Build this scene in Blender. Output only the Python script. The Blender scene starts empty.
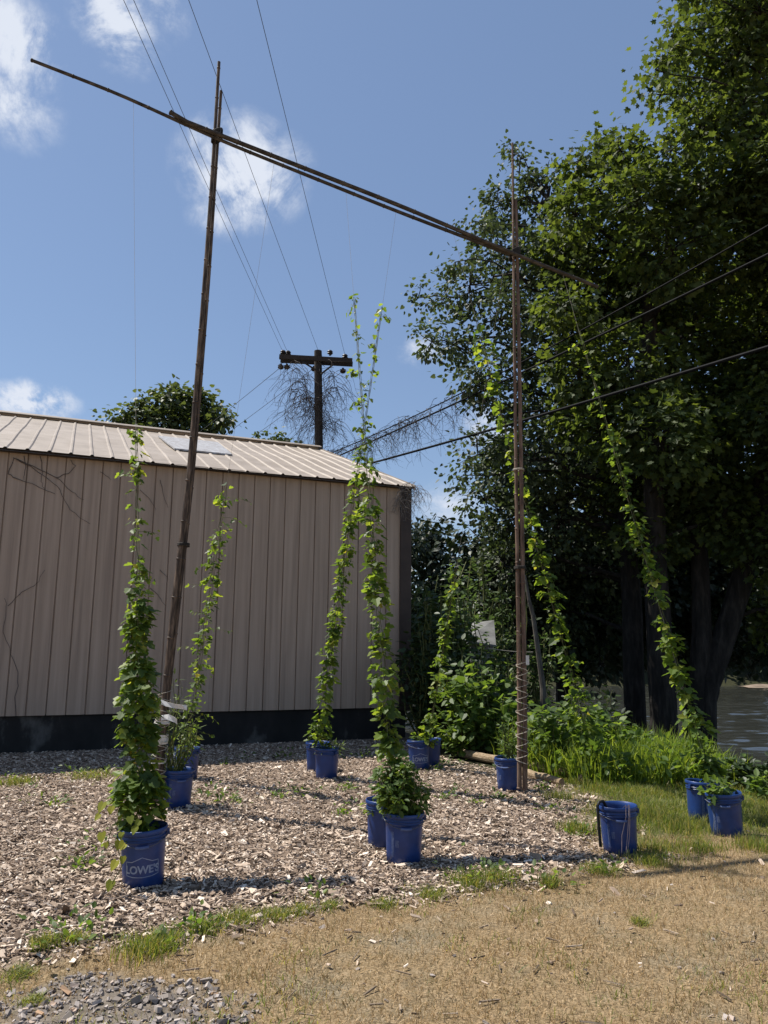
import bpy, math, random
import numpy as np
from mathutils import Vector, Matrix, Euler

random.seed(7)
rng = np.random.default_rng(7)
S = bpy.context.scene
COL = S.collection

# ------------------------------------------------------------------ camera
F_PX, PITCH, ROLL, EYE = 770.0, math.atan(133 / 770.0), 0.010, 1.6
cam_d = bpy.data.cameras.new("camera")
cam = bpy.data.objects.new("camera", cam_d)
COL.objects.link(cam)
cam_d.sensor_fit = 'VERTICAL'
cam_d.sensor_height = 24.0
cam_d.lens = 24.0 * F_PX / 1024.0
cam_d.clip_start = 0.05
cam_d.clip_end = 3000
CAM_R = Matrix.Rotation(math.pi / 2 + PITCH, 3, 'X') @ Matrix.Rotation(ROLL, 3, 'Z')
cam.matrix_world = Matrix.Translation((0, 0, EYE)) @ CAM_R.to_4x4()
S.camera = cam

# ------------------------------------------------------------------ sky, sun, exposure
SUN_EL = math.radians(58)
SUN_H = Vector((-0.92, 0.39)).normalized()            # horizontal direction TOWARDS the sun
SUN_DIR = Vector((SUN_H.x * math.cos(SUN_EL), SUN_H.y * math.cos(SUN_EL), math.sin(SUN_EL)))
sun_d = bpy.data.lights.new("sun", 'SUN')
sun_d.energy = 5.0
sun_d.angle = math.radians(0.5)
sun_d.color = (1.0, 0.95, 0.87)
sun = bpy.data.objects.new("sun", sun_d)
COL.objects.link(sun)
sun.rotation_euler = SUN_DIR.to_track_quat('Z', 'Y').to_euler()
S.view_settings.view_transform = 'Standard'
S.view_settings.look = 'None'
S.view_settings.exposure = 0.62
S.view_settings.gamma = 1.0
S.view_settings.use_curve_mapping = False
S.cycles.max_bounces = 6
S.cycles.transparent_max_bounces = 4
S.cycles.use_denoising = True

world = bpy.data.worlds.new("World")
S.world = world
world.use_nodes = True


def ray(px, py):
    return (CAM_R @ Vector(((px - 384.0) / F_PX, -(py - 512.0) / F_PX, -1.0)))


def P(px, py, Y):
    """point on the sight line of a pixel at ground distance Y"""
    d = ray(px, py)
    return Vector((0, 0, EYE)) + d * (Y / d.y)


def G(px, py, z=0.0):
    """point where the sight line of a pixel meets the level z"""
    d = ray(px, py)
    return Vector((0, 0, EYE)) + d * ((z - EYE) / d.z)


def build_world():
    nt = world.node_tree
    nt.nodes.clear()
    N, L = nt.nodes.new, nt.links.new
    out = N('ShaderNodeOutputWorld')
    bg = N('ShaderNodeBackground')
    bg.inputs['Strength'].default_value = 0.086
    L(bg.outputs[0], out.inputs[0])
    sky = N('ShaderNodeTexSky')
    sky.sky_type = 'NISHITA'
    sky.sun_disc = False
    sky.sun_elevation = SUN_EL
    sky.sun_rotation = math.atan2(SUN_H.x, SUN_H.y)
    sky.altitude = 50
    sky.air_density = 1.0
    sky.dust_density = 0.35
    sky.ozone_density = 1.0
    tc = N('ShaderNodeTexCoord')
    n1 = N('ShaderNodeTexNoise')
    n1.inputs['Scale'].default_value = 9.0
    n1.inputs['Detail'].default_value = 8.0
    n1.inputs['Roughness'].default_value = 0.7
    n1.inputs['Distortion'].default_value = 0.5
    L(tc.outputs['Generated'], n1.inputs['Vector'])
    n2 = N('ShaderNodeTexNoise')
    n2.inputs['Scale'].default_value = 26.0
    n2.inputs['Detail'].default_value = 6.0
    n2.inputs['Roughness'].default_value = 0.6
    L(tc.outputs['Generated'], n2.inputs['Vector'])

    def math_node(op, a, b=None, clamp=False):
        m = N('ShaderNodeMath')
        m.operation = op
        m.use_clamp = clamp
        for i, v in enumerate((a, b)):
            if v is None:
                continue
            if isinstance(v, (int, float)):
                m.inputs[i].default_value = v
            else:
                L(v, m.inputs[i])
        return m.outputs[0]

    total = None
    # px, py, half-width px, half-height px, strength, softness
    clouds = [(16, 45, 74, 74, 0.95), (10, 100, 76, 66, 0.7), (118, 22, 62, 64, 0.95), (242, 172, 84, 72, 1.2), (215, 215, 40, 36, 0.7), (290, 165, 40, 40, 0.55),
              (165, 10, 40, 40, 0.6), (30, 402, 66, 32, 1.35), (60, 396, 26, 18, 0.6), (420, 350, 38, 26, 0.6), (487, 428, 38, 30, 1.0),
              (445, 505, 60, 40, 0.45), (-160, 120, 120, 90, 1.0), (900, 60, 150, 120, 1.0)]
    for px, py, hw, hh, st in clouds:
        c = ray(px, py).normalized()
        rx = ray(px + 1, py).normalized() - c
        ry = ray(px, py + 1).normalized() - c
        k = rx.length
        rx, ry = rx.normalized(), ry.normalized()
        sub = N('ShaderNodeVectorMath')
        sub.operation = 'SUBTRACT'
        L(tc.outputs['Generated'], sub.inputs[0])
        sub.inputs[1].default_value = c
        comp = []
        for ax, h in ((rx, hw), (ry, hh), (c, max(hw, hh))):
            d = N('ShaderNodeVectorMath')
            d.operation = 'DOT_PRODUCT'
            L(sub.outputs[0], d.inputs[0])
            d.inputs[1].default_value = ax / (h * k)
            comp.append(d.outputs['Value'])
        q = math_node('ADD', math_node('MULTIPLY', comp[0], comp[0]), math_node('MULTIPLY', comp[1], comp[1]))
        q = math_node('ADD', q, math_node('MULTIPLY', comp[2], comp[2]))
        m = math_node('MULTIPLY', math_node('SUBTRACT', 1.0, math_node('SQRT', q), True), st)
        total = m if total is None else math_node('MAXIMUM', total, m)
    nn = math_node('ADD', math_node('MULTIPLY', math_node('SUBTRACT', n1.outputs[0], 0.5), 4.2),
                   math_node('MULTIPLY', math_node('SUBTRACT', n2.outputs[0], 0.5), 2.4))
    dens = math_node('MULTIPLY', total, math_node('ADD', nn, 0.95, ), True)
    ramp = N('ShaderNodeMapRange')
    ramp.interpolation_type = 'SMOOTHSTEP'
    L(dens, ramp.inputs['Value'])
    ramp.inputs['From Min'].default_value = 0.12
    ramp.inputs['From Max'].default_value = 0.95
    mix = N('ShaderNodeMix')
    mix.data_type = 'RGBA'
    L(ramp.outputs[0], mix.inputs['Factor'])
    tint = N('ShaderNodeMix')
    tint.data_type = 'RGBA'
    tint.blend_type = 'MULTIPLY'
    tint.inputs['Factor'].default_value = 1.0
    L(sky.outputs[0], tint.inputs['A'])
    tint.inputs['B'].default_value = (0.99, 1.0, 1.0, 1)
    flat = N('ShaderNodeMix')
    flat.data_type = 'RGBA'
    flat.inputs['Factor'].default_value = 0.45
    L(tint.outputs['Result'], flat.inputs['A'])
    flat.inputs['B'].default_value = (1.66, 2.45, 4.2, 1)
    L(flat.outputs['Result'], mix.inputs['A'])
    mix.inputs['B'].default_value = (5.7, 6.1, 6.9, 1)
    L(mix.outputs['Result'], bg.inputs['Color'])


build_world()

# ------------------------------------------------------------------ materials
def new_mat(name):
    m = bpy.data.materials.new(name)
    m.use_nodes = True
    nt = m.node_tree
    bsdf = nt.nodes['Principled BSDF']
    return m, nt, bsdf


def noise_node(nt, scale, detail=6, rough=0.6, coord='Object', stretch=None):
    tc = nt.nodes.new('ShaderNodeTexCoord')
    n = nt.nodes.new('ShaderNodeTexNoise')
    n.inputs['Scale'].default_value = scale
    n.inputs['Detail'].default_value = detail
    n.inputs['Roughness'].default_value = rough
    if stretch:
        mp = nt.nodes.new('ShaderNodeMapping')
        mp.inputs['Scale'].default_value = stretch
        nt.links.new(tc.outputs[coord], mp.inputs['Vector'])
        nt.links.new(mp.outputs[0], n.inputs['Vector'])
    else:
        nt.links.new(tc.outputs[coord], n.inputs['Vector'])
    return n


def ramp_node(nt, src, stops):
    r = nt.nodes.new('ShaderNodeValToRGB')
    el = r.color_ramp.elements
    el[0].position, el[0].color = stops[0][0], (*stops[0][1], 1)
    el[1].position, el[1].color = stops[-1][0], (*stops[-1][1], 1)
    for p, c in stops[1:-1]:
        e = el.new(p)
        e.color = (*c, 1)
    nt.links.new(src, r.inputs[0])
    return r


def add_bump(nt, bsdf, src, strength, dist=0.01):
    b = nt.nodes.new('ShaderNodeBump')
    b.inputs['Strength'].default_value = strength
    b.inputs['Distance'].default_value = dist
    nt.links.new(src, b.inputs['Height'])
    nt.links.new(b.outputs[0], bsdf.inputs['Normal'])


def noisy(name, stops, scale=8, rough=0.7, bump=0.0, stretch=None, detail=6, spec=0.3, metallic=0.0, dist=0.01, spread=True):
    m, nt, b = new_mat(name)
    n = noise_node(nt, scale, detail, stretch=stretch)
    if spread:
        k = len(stops)
        stops = [(0.3 + 0.4 * p, c) for p, c in stops]
    r = ramp_node(nt, n.outputs[0], stops)
    nt.links.new(r.outputs[0], b.inputs['Base Color'])
    b.inputs['Roughness'].default_value = rough
    b.inputs['Specular IOR Level'].default_value = spec
    b.inputs['Metallic'].default_value = metallic
    if bump:
        add_bump(nt, b, n.outputs[0], bump, dist)
    return m


def leaf_mat(name, stops, trans=0.35, tcol=(0.2, 0.34, 0.04), rough=0.5, spec=0.35, clump=0.0, cscale=1.2):
    m, nt, b = new_mat(name)
    g = nt.nodes.new('ShaderNodeNewGeometry')
    src = g.outputs['Random Per Island']
    if clump:
        n = noise_node(nt, cscale, 2)
        mx = nt.nodes.new('ShaderNodeMix')
        mx.data_type = 'FLOAT'
        mx.inputs['Factor'].default_value = clump
        nt.links.new(src, mx.inputs['A'])
        nt.links.new(n.outputs[0], mx.inputs['B'])
        src = mx.outputs['Result']
    r = ramp_node(nt, src, stops)
    nt.links.new(r.outputs[0], b.inputs['Base Color'])
    b.inputs['Roughness'].default_value = rough
    b.inputs['Specular IOR Level'].default_value = spec
    if trans > 0:
        t = nt.nodes.new('ShaderNodeBsdfTranslucent')
        mxc = nt.nodes.new('ShaderNodeMix')
        mxc.data_type = 'RGBA'
        mxc.blend_type = 'MULTIPLY'
        mxc.inputs['Factor'].default_value = 1.0
        nt.links.new(r.outputs[0], mxc.inputs['A'])
        mxc.inputs['B'].default_value = (*[c for c in tcol], 1)
        nt.links.new(mxc.outputs['Result'], t.inputs['Color'])
        ms = nt.nodes.new('ShaderNodeMixShader')
        ms.inputs[0].default_value = trans
        nt.links.new(b.outputs[0], ms.inputs[1])
        nt.links.new(t.outputs[0], ms.inputs[2])
        nt.links.new(ms.outputs[0], nt.nodes['Material Output'].inputs['Surface'])
    return m


M = {}
M['siding'] = noisy('painted_siding', [(0, (0.27, 0.205, 0.158)), (0.5, (0.35, 0.268, 0.205)), (1, (0.41, 0.318, 0.248))], 1.6, 0.55, 0.0, (9, 9, 0.3), spec=0.3)
M['trim'] = noisy('brown_trim', [(0, (0.035, 0.024, 0.02)), (1, (0.055, 0.038, 0.03))], 5, 0.5)
M['roof'] = noisy('roof_metal', [(0, (0.24, 0.195, 0.15)), (0.5, (0.295, 0.243, 0.192)), (1, (0.34, 0.285, 0.232))], 2.2, 0.5, stretch=(1, 1, 1), spec=0.35)
M['skylight'] = noisy('skylight_panel', [(0, (0.2, 0.175, 0.15)), (0.5, (0.31, 0.30, 0.30)), (1, (0.5, 0.52, 0.55))], 5, 0.5, stretch=(2, 5, 1))
M['block'] = noisy('foundation_block', [(0, (0.012, 0.012, 0.012)), (0.6, (0.024, 0.023, 0.022)), (1, (0.12, 0.115, 0.105))], 2.2, 0.9, 0.4, (1, 1, 0.6), dist=0.02)
M['cane'] = noisy('weathered_cane', [(0, (0.02, 0.015, 0.012)), (0.45, (0.07, 0.048, 0.034)), (1, (0.24, 0.17, 0.12))], 6, 0.7, 0.25, (5, 5, 0.8))
M['cane_dark'] = noisy('dark_cane', [(0, (0.02, 0.016, 0.013)), (0.5, (0.05, 0.04, 0.031)), (1, (0.12, 0.095, 0.072))], 6, 0.75, 0.25, (1.5, 5, 5))
M['cane_red'] = noisy('reddish_cane', [(0, (0.05, 0.03, 0.02)), (0.5, (0.13, 0.08, 0.055)), (1, (0.25, 0.17, 0.12))], 6, 0.65, 0.2, (5, 5, 0.8))
M['tape'] = noisy('white_tape', [(0, (0.45, 0.43, 0.4)), (1, (0.72, 0.7, 0.66))], 14, 0.6, 0.2)
M['cord'] = noisy('dark_cord', [(0, (0.02, 0.018, 0.015)), (1, (0.05, 0.045, 0.04))], 20, 0.8)
M['twine'] = noisy('pale_twine', [(0, (0.3, 0.27, 0.22)), (1, (0.45, 0.4, 0.33))], 20, 0.9)
M['bucket'] = noisy('blue_plastic', [(0, (0.009, 0.030, 0.12)), (0.5, (0.010, 0.037, 0.155)), (1, (0.016, 0.05, 0.19))], 9, 0.36, 0.0, spec=0.5)
M['print'] = noisy('grey_print', [(0, (0.16, 0.2, 0.32)), (1, (0.34, 0.38, 0.48))], 30, 0.6)
M['print_faint'] = noisy('faded_print', [(0, (0.07, 0.1, 0.22)), (1, (0.2, 0.24, 0.36))], 40, 0.6)
M['wire'] = noisy('steel_wire', [(0, (0.06, 0.07, 0.1)), (1, (0.14, 0.15, 0.18))], 20, 0.5, metallic=0.5)
M['grip'] = noisy('blue_grip', [(0, (0.05, 0.08, 0.2)), (1, (0.12, 0.16, 0.3))], 20, 0.5)
M['soil'] = noisy('potting_soil', [(0, (0.02, 0.014, 0.01)), (1, (0.06, 0.045, 0.03))], 40, 0.95, 0.8)
M['hose'] = noisy('black_hose', [(0, (0.008, 0.008, 0.008)), (1, (0.016, 0.016, 0.016))], 20, 0.6)
M['polewood'] = noisy('utility_wood', [(0, (0.02, 0.016, 0.014)), (1, (0.06, 0.048, 0.04))], 8, 0.85, 0.4, (6, 6, 0.7))
M['ceramic'] = noisy('dark_insulator', [(0, (0.02, 0.016, 0.015)), (1, (0.045, 0.035, 0.03))], 8, 0.3)
M['cable'] = noisy('black_cable', [(0, (0.006, 0.006, 0.007)), (1, (0.012, 0.012, 0.013))], 8, 0.8, spec=0.1)
M['conductor'] = noisy('grey_conductor', [(0, (0.05, 0.055, 0.065)), (1, (0.08, 0.085, 0.1))], 8, 0.6)
M['deadvine'] = noisy('dead_vine', [(0, (0.045, 0.036, 0.032)), (1, (0.11, 0.09, 0.08))], 12, 0.9)
M['deadvine_pale'] = noisy('pale_dead_vine', [(0, (0.14, 0.12, 0.105)), (1, (0.28, 0.25, 0.22))], 12, 0.9)
M['log'] = noisy('peeled_log', [(0, (0.13, 0.09, 0.055)), (0.5, (0.25, 0.18, 0.11)), (1, (0.36, 0.28, 0.19))], 7, 0.85, 0.4, (0.7, 5, 5))
M['timber'] = noisy('old_timber', [(0, (0.03, 0.024, 0.018)), (1, (0.1, 0.08, 0.06))], 7, 0.9, 0.5)
M['bark'] = noisy('dark_bark', [(0, (0.008, 0.007, 0.006)), (0.5, (0.02, 0.017, 0.015)), (1, (0.045, 0.039, 0.033))], 3.2, 0.95, 0.7, (3, 3, 0.7), dist=0.05)
M['bark_pale'] = noisy('pale_bark', [(0, (0.04, 0.035, 0.03)), (1, (0.14, 0.125, 0.105))], 6, 0.9, 0.4, (3, 3, 0.8))
M['whitepanel'] = noisy('pale_sheet', [(0, (0.08, 0.08, 0.08)), (1, (0.22, 0.22, 0.21))], 3, 0.6)
M['greypanel'] = noisy('grey_sheet', [(0, (0.16, 0.16, 0.16)), (1, (0.24, 0.24, 0.24))], 3, 0.7)
M['stem'] = noisy('green_stem', [(0, (0.06, 0.08, 0.02)), (1, (0.12, 0.12, 0.04))], 12, 0.8)

T1 = (1.25, 1.45, 0.6)
M['hop'] = leaf_mat('hop_leaf', [(0, (0.045, 0.078, 0.018)), (0.45, (0.082, 0.135, 0.028)), (0.8, (0.13, 0.19, 0.036)), (0.97, (0.2, 0.24, 0.04)), (1, (0.24, 0.22, 0.05))], 0.5, (2.3, 2.15, 0.85))
M['hop_dull'] = leaf_mat('hop_leaf_dull', [(0, (0.04, 0.07, 0.018)), (0.5, (0.075, 0.115, 0.03)), (1, (0.13, 0.18, 0.05))], 0.45, (2.1, 2.0, 0.9))
M['yellow'] = leaf_mat('yellowing_leaf', [(0, (0.16, 0.2, 0.02)), (1, (0.33, 0.32, 0.03))], 0.4, (1.4, 1.3, 0.6))
M['syc'] = leaf_mat('sycamore_leaf', [(0, (0.026, 0.04, 0.015)), (0.55, (0.056, 0.08, 0.028)), (0.85, (0.105, 0.135, 0.04)), (1, (0.2, 0.225, 0.055))], 0.42, (2.2, 2.1, 0.75), rough=0.6, spec=0.2, clump=0.3)
M['cotton'] = leaf_mat('cottonwood_leaf', [(0, (0.032, 0.046, 0.024)), (0.6, (0.06, 0.08, 0.04)), (1, (0.11, 0.135, 0.065))], 0.28, (1.6, 1.7, 0.9), rough=0.55, spec=0.3)
M['farleaf'] = leaf_mat('far_leaf', [(0, (0.045, 0.06, 0.025)), (1, (0.11, 0.14, 0.05))], 0.3, (1.7, 1.7, 0.8))
M['shaded_bankleaf'] = leaf_mat('shaded_bank_leaf', [(0, (0.018, 0.026, 0.012)), (1, (0.035, 0.05, 0.02))], 0.12, (1.2, 1.3, 0.7))  # leaf green darkened so the colour carries the shade under the crowns
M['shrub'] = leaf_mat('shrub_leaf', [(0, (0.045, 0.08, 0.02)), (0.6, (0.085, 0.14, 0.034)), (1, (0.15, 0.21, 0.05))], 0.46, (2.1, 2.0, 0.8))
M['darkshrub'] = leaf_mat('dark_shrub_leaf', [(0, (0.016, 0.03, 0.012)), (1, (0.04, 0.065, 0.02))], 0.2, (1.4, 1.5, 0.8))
M['feather'] = leaf_mat('feathery_leaf', [(0, (0.045, 0.075, 0.032)), (1, (0.11, 0.155, 0.06))], 0.4, (1.4, 1.5, 0.8))
M['tallgrass'] = leaf_mat('tall_grass_blade', [(0, (0.075, 0.125, 0.02)), (0.6, (0.15, 0.22, 0.036)), (1, (0.25, 0.31, 0.07))], 0.5, (2.1, 1.9, 0.8))
M['grass'] = leaf_mat('grass_blade', [(0, (0.075, 0.115, 0.024)), (0.5, (0.15, 0.195, 0.045)), (0.75, (0.25, 0.25, 0.085)), (1, (0.34, 0.27, 0.13))], 0.42, (2.0, 1.9, 0.8))
M['straw'] = leaf_mat('straw_blade', [(0.08, (0.10, 0.125, 0.035)), (0.3, (0.17, 0.155, 0.06)), (0.42, (0.32, 0.215, 0.11)), (0.62, (0.46, 0.32, 0.17)), (0.9, (0.64, 0.50, 0.31))], 0.2, (1.3, 1.2, 0.8), clump=0.6, cscale=2.6)
M['chip'] = leaf_mat('wood_chip', [(0, (0.045, 0.032, 0.024)), (0.2, (0.19, 0.138, 0.1)), (0.5, (0.40, 0.305, 0.228)), (0.85, (0.56, 0.45, 0.355)), (1, (0.78, 0.68, 0.57))], 0.0, rough=0.9, spec=0.15)
M['stone'] = leaf_mat('grey_stone', [(0, (0.17, 0.145, 0.125)), (0.5, (0.27, 0.235, 0.21)), (0.94, (0.37, 0.325, 0.295)), (1, (0.42, 0.26, 0.15))], 0.0, rough=0.9, spec=0.2)
M['twig'] = leaf_mat('dry_twig', [(0, (0.07, 0.05, 0.035)), (1, (0.4, 0.32, 0.24))], 0.0, rough=0.9, spec=0.15)


# ------------------------------------------------------------------ mesh helpers
class MB:
    def __init__(self):
        self.v, self.f = [], []

    def add(self, vs, fs):
        o = len(self.v)
        self.v.extend([tuple(v) for v in vs])
        self.f.extend([tuple(i + o for i in f) for f in fs])

    def box(self, c, sx, sy, sz, rot=None):
        c = Vector(c)
        vs = []
        for dz in (-1, 1):
            for dx, dy in ((-1, -1), (1, -1), (1, 1), (-1, 1)):
                p = Vector((dx * sx / 2, dy * sy / 2, dz * sz / 2))
                if rot is not None:
                    p = rot @ p
                vs.append(c + p)
        self.add(vs, [(3, 2, 1, 0), (4, 5, 6, 7), (0, 1, 5, 4), (1, 2, 6, 5), (2, 3, 7, 6), (3, 0, 4, 7)])

    def tube(self, pts, radii, n=8, cap=True, jitter=0.0):
        pts = [Vector(p) for p in pts]
        if isinstance(radii, (int, float)):
            radii = [radii] * len(pts)
        rings = []
        t0 = (pts[1] - pts[0]).normalized()
        up = Vector((0, 0, 1)) if abs(t0.z) < 0.9 else Vector((0, 1, 0))
        a = t0.cross(up).normalized()
        for i, p in enumerate(pts):
            t = (pts[min(i + 1, len(pts) - 1)] - pts[max(i - 1, 0)])
            if t.length < 1e-9:
                t = t0
            t.normalize()
            a = (a - t * a.dot(t))
            if a.length < 1e-6:
                a = t.orthogonal()
            a.normalize()
            b = t.cross(a)
            ring = []
            for k in range(n):
                w = 2 * math.pi * k / n
                r = radii[i] * (1 + (random.uniform(-jitter, jitter) if jitter else 0))
                ring.append(p + (a * math.cos(w) + b * math.sin(w)) * r)
            rings.append(ring)
        vs = [v for r in rings for v in r]
        fs = []
        for i in range(len(pts) - 1):
            for k in range(n):
                k2 = (k + 1) % n
                fs.append((i * n + k, i * n + k2, (i + 1) * n + k2, (i + 1) * n + k))
        if cap:
            fs.append(tuple(reversed(range(n))))
            fs.append(tuple((len(pts) - 1) * n + k for k in range(n)))
        self.add(vs, fs)

    def lathe(self, prof, n=40, centre=(0, 0, 0)):
        c = Vector(centre)
        vs = []
        for r, z in prof:
            for k in range(n):
                w = 2 * math.pi * k / n
                vs.append(c + Vector((r * math.cos(w), r * math.sin(w), z)))
        fs = []
        for i in range(len(prof) - 1):
            for k in range(n):
                k2 = (k + 1) % n
                fs.append((i * n + k, i * n + k2, (i + 1) * n + k2, (i + 1) * n + k))
        self.add(vs, fs)

    def build(self, name, mat, parent=None, smooth=False, link=True):
        me = bpy.data.meshes.new(name)
        me.from_pydata(self.v, [], self.f)
        if smooth:
            me.polygons.foreach_set('use_smooth', [True] * len(me.polygons))
        me.update()
        return link_mesh(name, me, mat, parent)


def link_mesh(name, me, mat, parent=None):
    me.materials.append(mat)
    o = bpy.data.objects.new(name, me)
    COL.objects.link(o)
    if parent is not None:
        o.parent = parent
        o.matrix_parent_inverse = Matrix.Identity(4)
        o.location = -parent.location if parent.parent is None and parent.type == 'EMPTY' else (0, 0, 0)
    return o


def np_mesh(name, verts, loops, starts, mat, parent=None):
    me = bpy.data.meshes.new(name)
    nv, nl, nf = len(verts), len(loops), len(starts)
    me.vertices.add(nv)
    me.vertices.foreach_set('co', np.asarray(verts, dtype=np.float32).ravel())
    me.loops.add(nl)
    me.loops.foreach_set('vertex_index', np.asarray(loops, dtype=np.int32))
    me.polygons.add(nf)
    me.polygons.foreach_set('loop_start', np.asarray(starts, dtype=np.int32))
    me.update(calc_edges=True)
    me.validate()
    me.shade_flat()
    return link_mesh(name, me, mat, parent)


def thing(name, label, cat, loc=(0, 0, 0), group=None):
    o = bpy.data.objects.new(name, None)
    COL.objects.link(o)
    o.empty_display_size = 0.2
    o.location = loc
    return tag(o, label, cat, group)


def tag(o, label=None, cat=None, group=None, kind=None):
    if label:
        o['label'] = label
    if cat:
        o['category'] = cat
    if group:
        o['group'] = group
    if kind:
        o['kind'] = kind
    return o


# leaf templates: x across, y from stalk to tip, z normal
def mirror(half, fold):
    right = [(x, y, fold * abs(x)) for x, y in half]
    left = [(-x, y, fold * abs(x)) for x, y in half[1:-1]]
    vs = right + left
    n = len(half)
    f1 = list(range(n))
    f2 = [0] + [n - 1] + list(range(n + len(left) - 1, n - 1, -1))
    return np.array(vs, dtype=np.float64), [f1, f2]


LEAF = {
    'oval': mirror([(0, 0), (0.22, 0.18), (0.3, 0.45), (0.18, 0.78), (0, 1)], 0.18),
    'heart': mirror([(0, 0.05), (0.25, -0.06), (0.44, 0.2), (0.36, 0.52), (0.15, 0.82), (0, 1)], 0.16),
    'hop': mirror([(0, 0), (0.28, -0.08), (0.54, 0.26), (0.30, 0.40), (0.33, 0.66), (0, 1)], 0.2),
    'syc': mirror([(0, 0), (0.25, -0.12), (0.56, 0.12), (0.38, 0.3), (0.6, 0.62), (0.24, 0.6), (0, 1)], 0.15),
    'lance': mirror([(0, 0), (0.13, 0.3), (0.1, 0.65), (0, 1)], 0.15),
    'tri': (np.array([(-0.32, 0.1, 0.05), (0.32, 0.1, 0.05), (0.2, 0.7, 0), (0, 1, -0.06), (-0.2, 0.7, 0)]), [[0, 1, 2, 3, 4]]),
}


def norm(a):
    return a / np.maximum(np.linalg.norm(a, axis=1, keepdims=True), 1e-9)


def leaf_cloud(name, pos, tip, nor, size, kind, mat, parent=None):
    """many separate leaves as one mesh"""
    pos, tip, nor, size = map(np.asarray, (pos, tip, nor, size))
    tv, tf = LEAF[kind]
    t = norm(tip)
    n = nor - t * np.sum(nor * t, axis=1, keepdims=True)
    n = norm(n)
    x = np.cross(t, n)
    V = (pos[:, None, :] + size[:, None, None] * (tv[None, :, 0:1] * x[:, None, :] + tv[None, :, 1:2] * t[:, None, :] + tv[None, :, 2:3] * n[:, None, :]))
    k, N = len(tv), len(pos)
    flat = np.array([i for f in tf for i in f])
    loops = (np.arange(N)[:, None] * k + flat[None, :]).ravel()
    lens = np.array([len(f) for f in tf])
    st = np.concatenate([[0], np.cumsum(lens)[:-1]])
    starts = (np.arange(N)[:, None] * lens.sum() + st[None, :]).ravel()
    return np_mesh(name, V.reshape(-1, 3), loops, starts, mat, parent)


def rand_dirs(n):
    return norm(rng.normal(size=(n, 3)))


def blades(name, base, height, width, lean, mat, parent=None, droop=0.35):
    """grass blades: base (N,3), height, width, lean (N,2)"""
    N = len(base)
    ang = rng.uniform(0, 2 * np.pi, N)
    side = np.stack([np.cos(ang), np.sin(ang), np.zeros(N)], 1) * width[:, None] * 0.5
    l3 = np.concatenate([lean, np.zeros((N, 1))], 1)
    up = np.array([0, 0, 1.0])
    mid = base + up * (height * 0.55)[:, None] + l3 * 0.35
    top = base + up * (height * (1 - droop * rng.uniform(0, 1, N)))[:, None] + l3
    V = np.stack([base - side, base + side, mid + side * 0.8, mid - side * 0.8, top], 1)
    flat = np.array([0, 1, 2, 3, 3, 2, 4])
    loops = (np.arange(N)[:, None] * 5 + flat[None]).ravel()
    starts = (np.arange(N)[:, None] * 7 + np.array([0, 4])[None]).ravel()
    return np_mesh(name, V.reshape(-1, 3), loops, starts, mat, parent)


def slabs(name, base, L, W, H, yaw, pitch, mat):
    """many small tapered chips as one mesh"""
    N = len(base)
    c, s = np.cos(yaw), np.sin(yaw)
    cp, sp = np.cos(pitch), np.sin(pitch)
    ax = np.stack([c * cp, s * cp, sp], 1)
    roll = rng.normal(0, 0.5, N)
    ay0 = np.stack([-s, c, np.zeros(N)], 1)
    az0 = np.cross(ax, ay0)
    ay = ay0 * np.cos(roll)[:, None] + az0 * np.sin(roll)[:, None]
    az = np.cross(ax, ay)
    corners = []
    for dz in (-1, 1):
        for dx, dy in ((-1, -1), (1, -1), (1, 1), (-1, 1)):
            j = rng.uniform(0.55, 1.0, N)
            jy = rng.uniform(0.45, 1.0, N)
            corners.append(base + ax * (dx * L * 0.5 * j)[:, None] + ay * (dy * W * 0.5 * jy)[:, None] + az * (dz * H * 0.5)[:, None])
    V = np.stack(corners, 1)
    flat = np.array([3, 2, 1, 0, 4, 5, 6, 7, 0, 1, 5, 4, 1, 2, 6, 5, 2, 3, 7, 6, 3, 0, 4, 7])
    loops = (np.arange(N)[:, None] * 8 + flat[None]).ravel()
    starts = (np.arange(N)[:, None] * 24 + np.arange(0, 24, 4)[None]).ravel()
    return np_mesh(name, V.reshape(-1, 3), loops, starts, mat)


# ------------------------------------------------------------------ ground
def value_noise(x, y, seed):
    r = np.random.default_rng(seed).random((64, 64))
    xi, yi = np.floor(x).astype(int), np.floor(y).astype(int)
    fx, fy = x - xi, y - yi
    fx, fy = fx * fx * (3 - 2 * fx), fy * fy * (3 - 2 * fy)
    g = lambda a, b: r[a % 64, b % 64]
    return (g(xi, yi) * (1 - fx) + g(xi + 1, yi) * fx) * (1 - fy) + (g(xi, yi + 1) * (1 - fx) + g(xi + 1, yi + 1) * fx) * fy


def fbm(x, y, seed, o=3):
    t, a, w = 0, 1.0, 0
    for k in range(o):
        t = t + a * value_noise(x * 2 ** k, y * 2 ** k, seed + k)
        w += a
        a *= 0.55
    return t / w


def sstep(a, b, v):
    t = np.clip((v - a) / (b - a), 0, 1)
    return t * t * (3 - 2 * t)


WATER_Z = -2.5


def height(x, y):
    x, y = np.asarray(x, dtype=float), np.asarray(y, dtype=float)
    yy = y - np.maximum(0, 1.5 - x) * 2.2
    k = sstep(2.8, 4.6, x)
    t = np.clip((yy - (12.0 - 2.0 * k)) / (13.0 - 4.0 * k), 0, 1)
    h = -3.4 * t * t * (3 - 2 * t) * sstep(-6, 3, x)
    h = h + 5.0 * sstep(84, 100, y + 4 * np.sin(x * 0.08)) * sstep(-6, 3, x)
    near = 1 - sstep(9, 14, y)
    h = h + near * (0.05 * (fbm(x * 0.9, y * 0.9, 3) - 0.5) + 0.022 * (fbm(x * 6, y * 6, 9) - 0.5))
    return h


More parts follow.
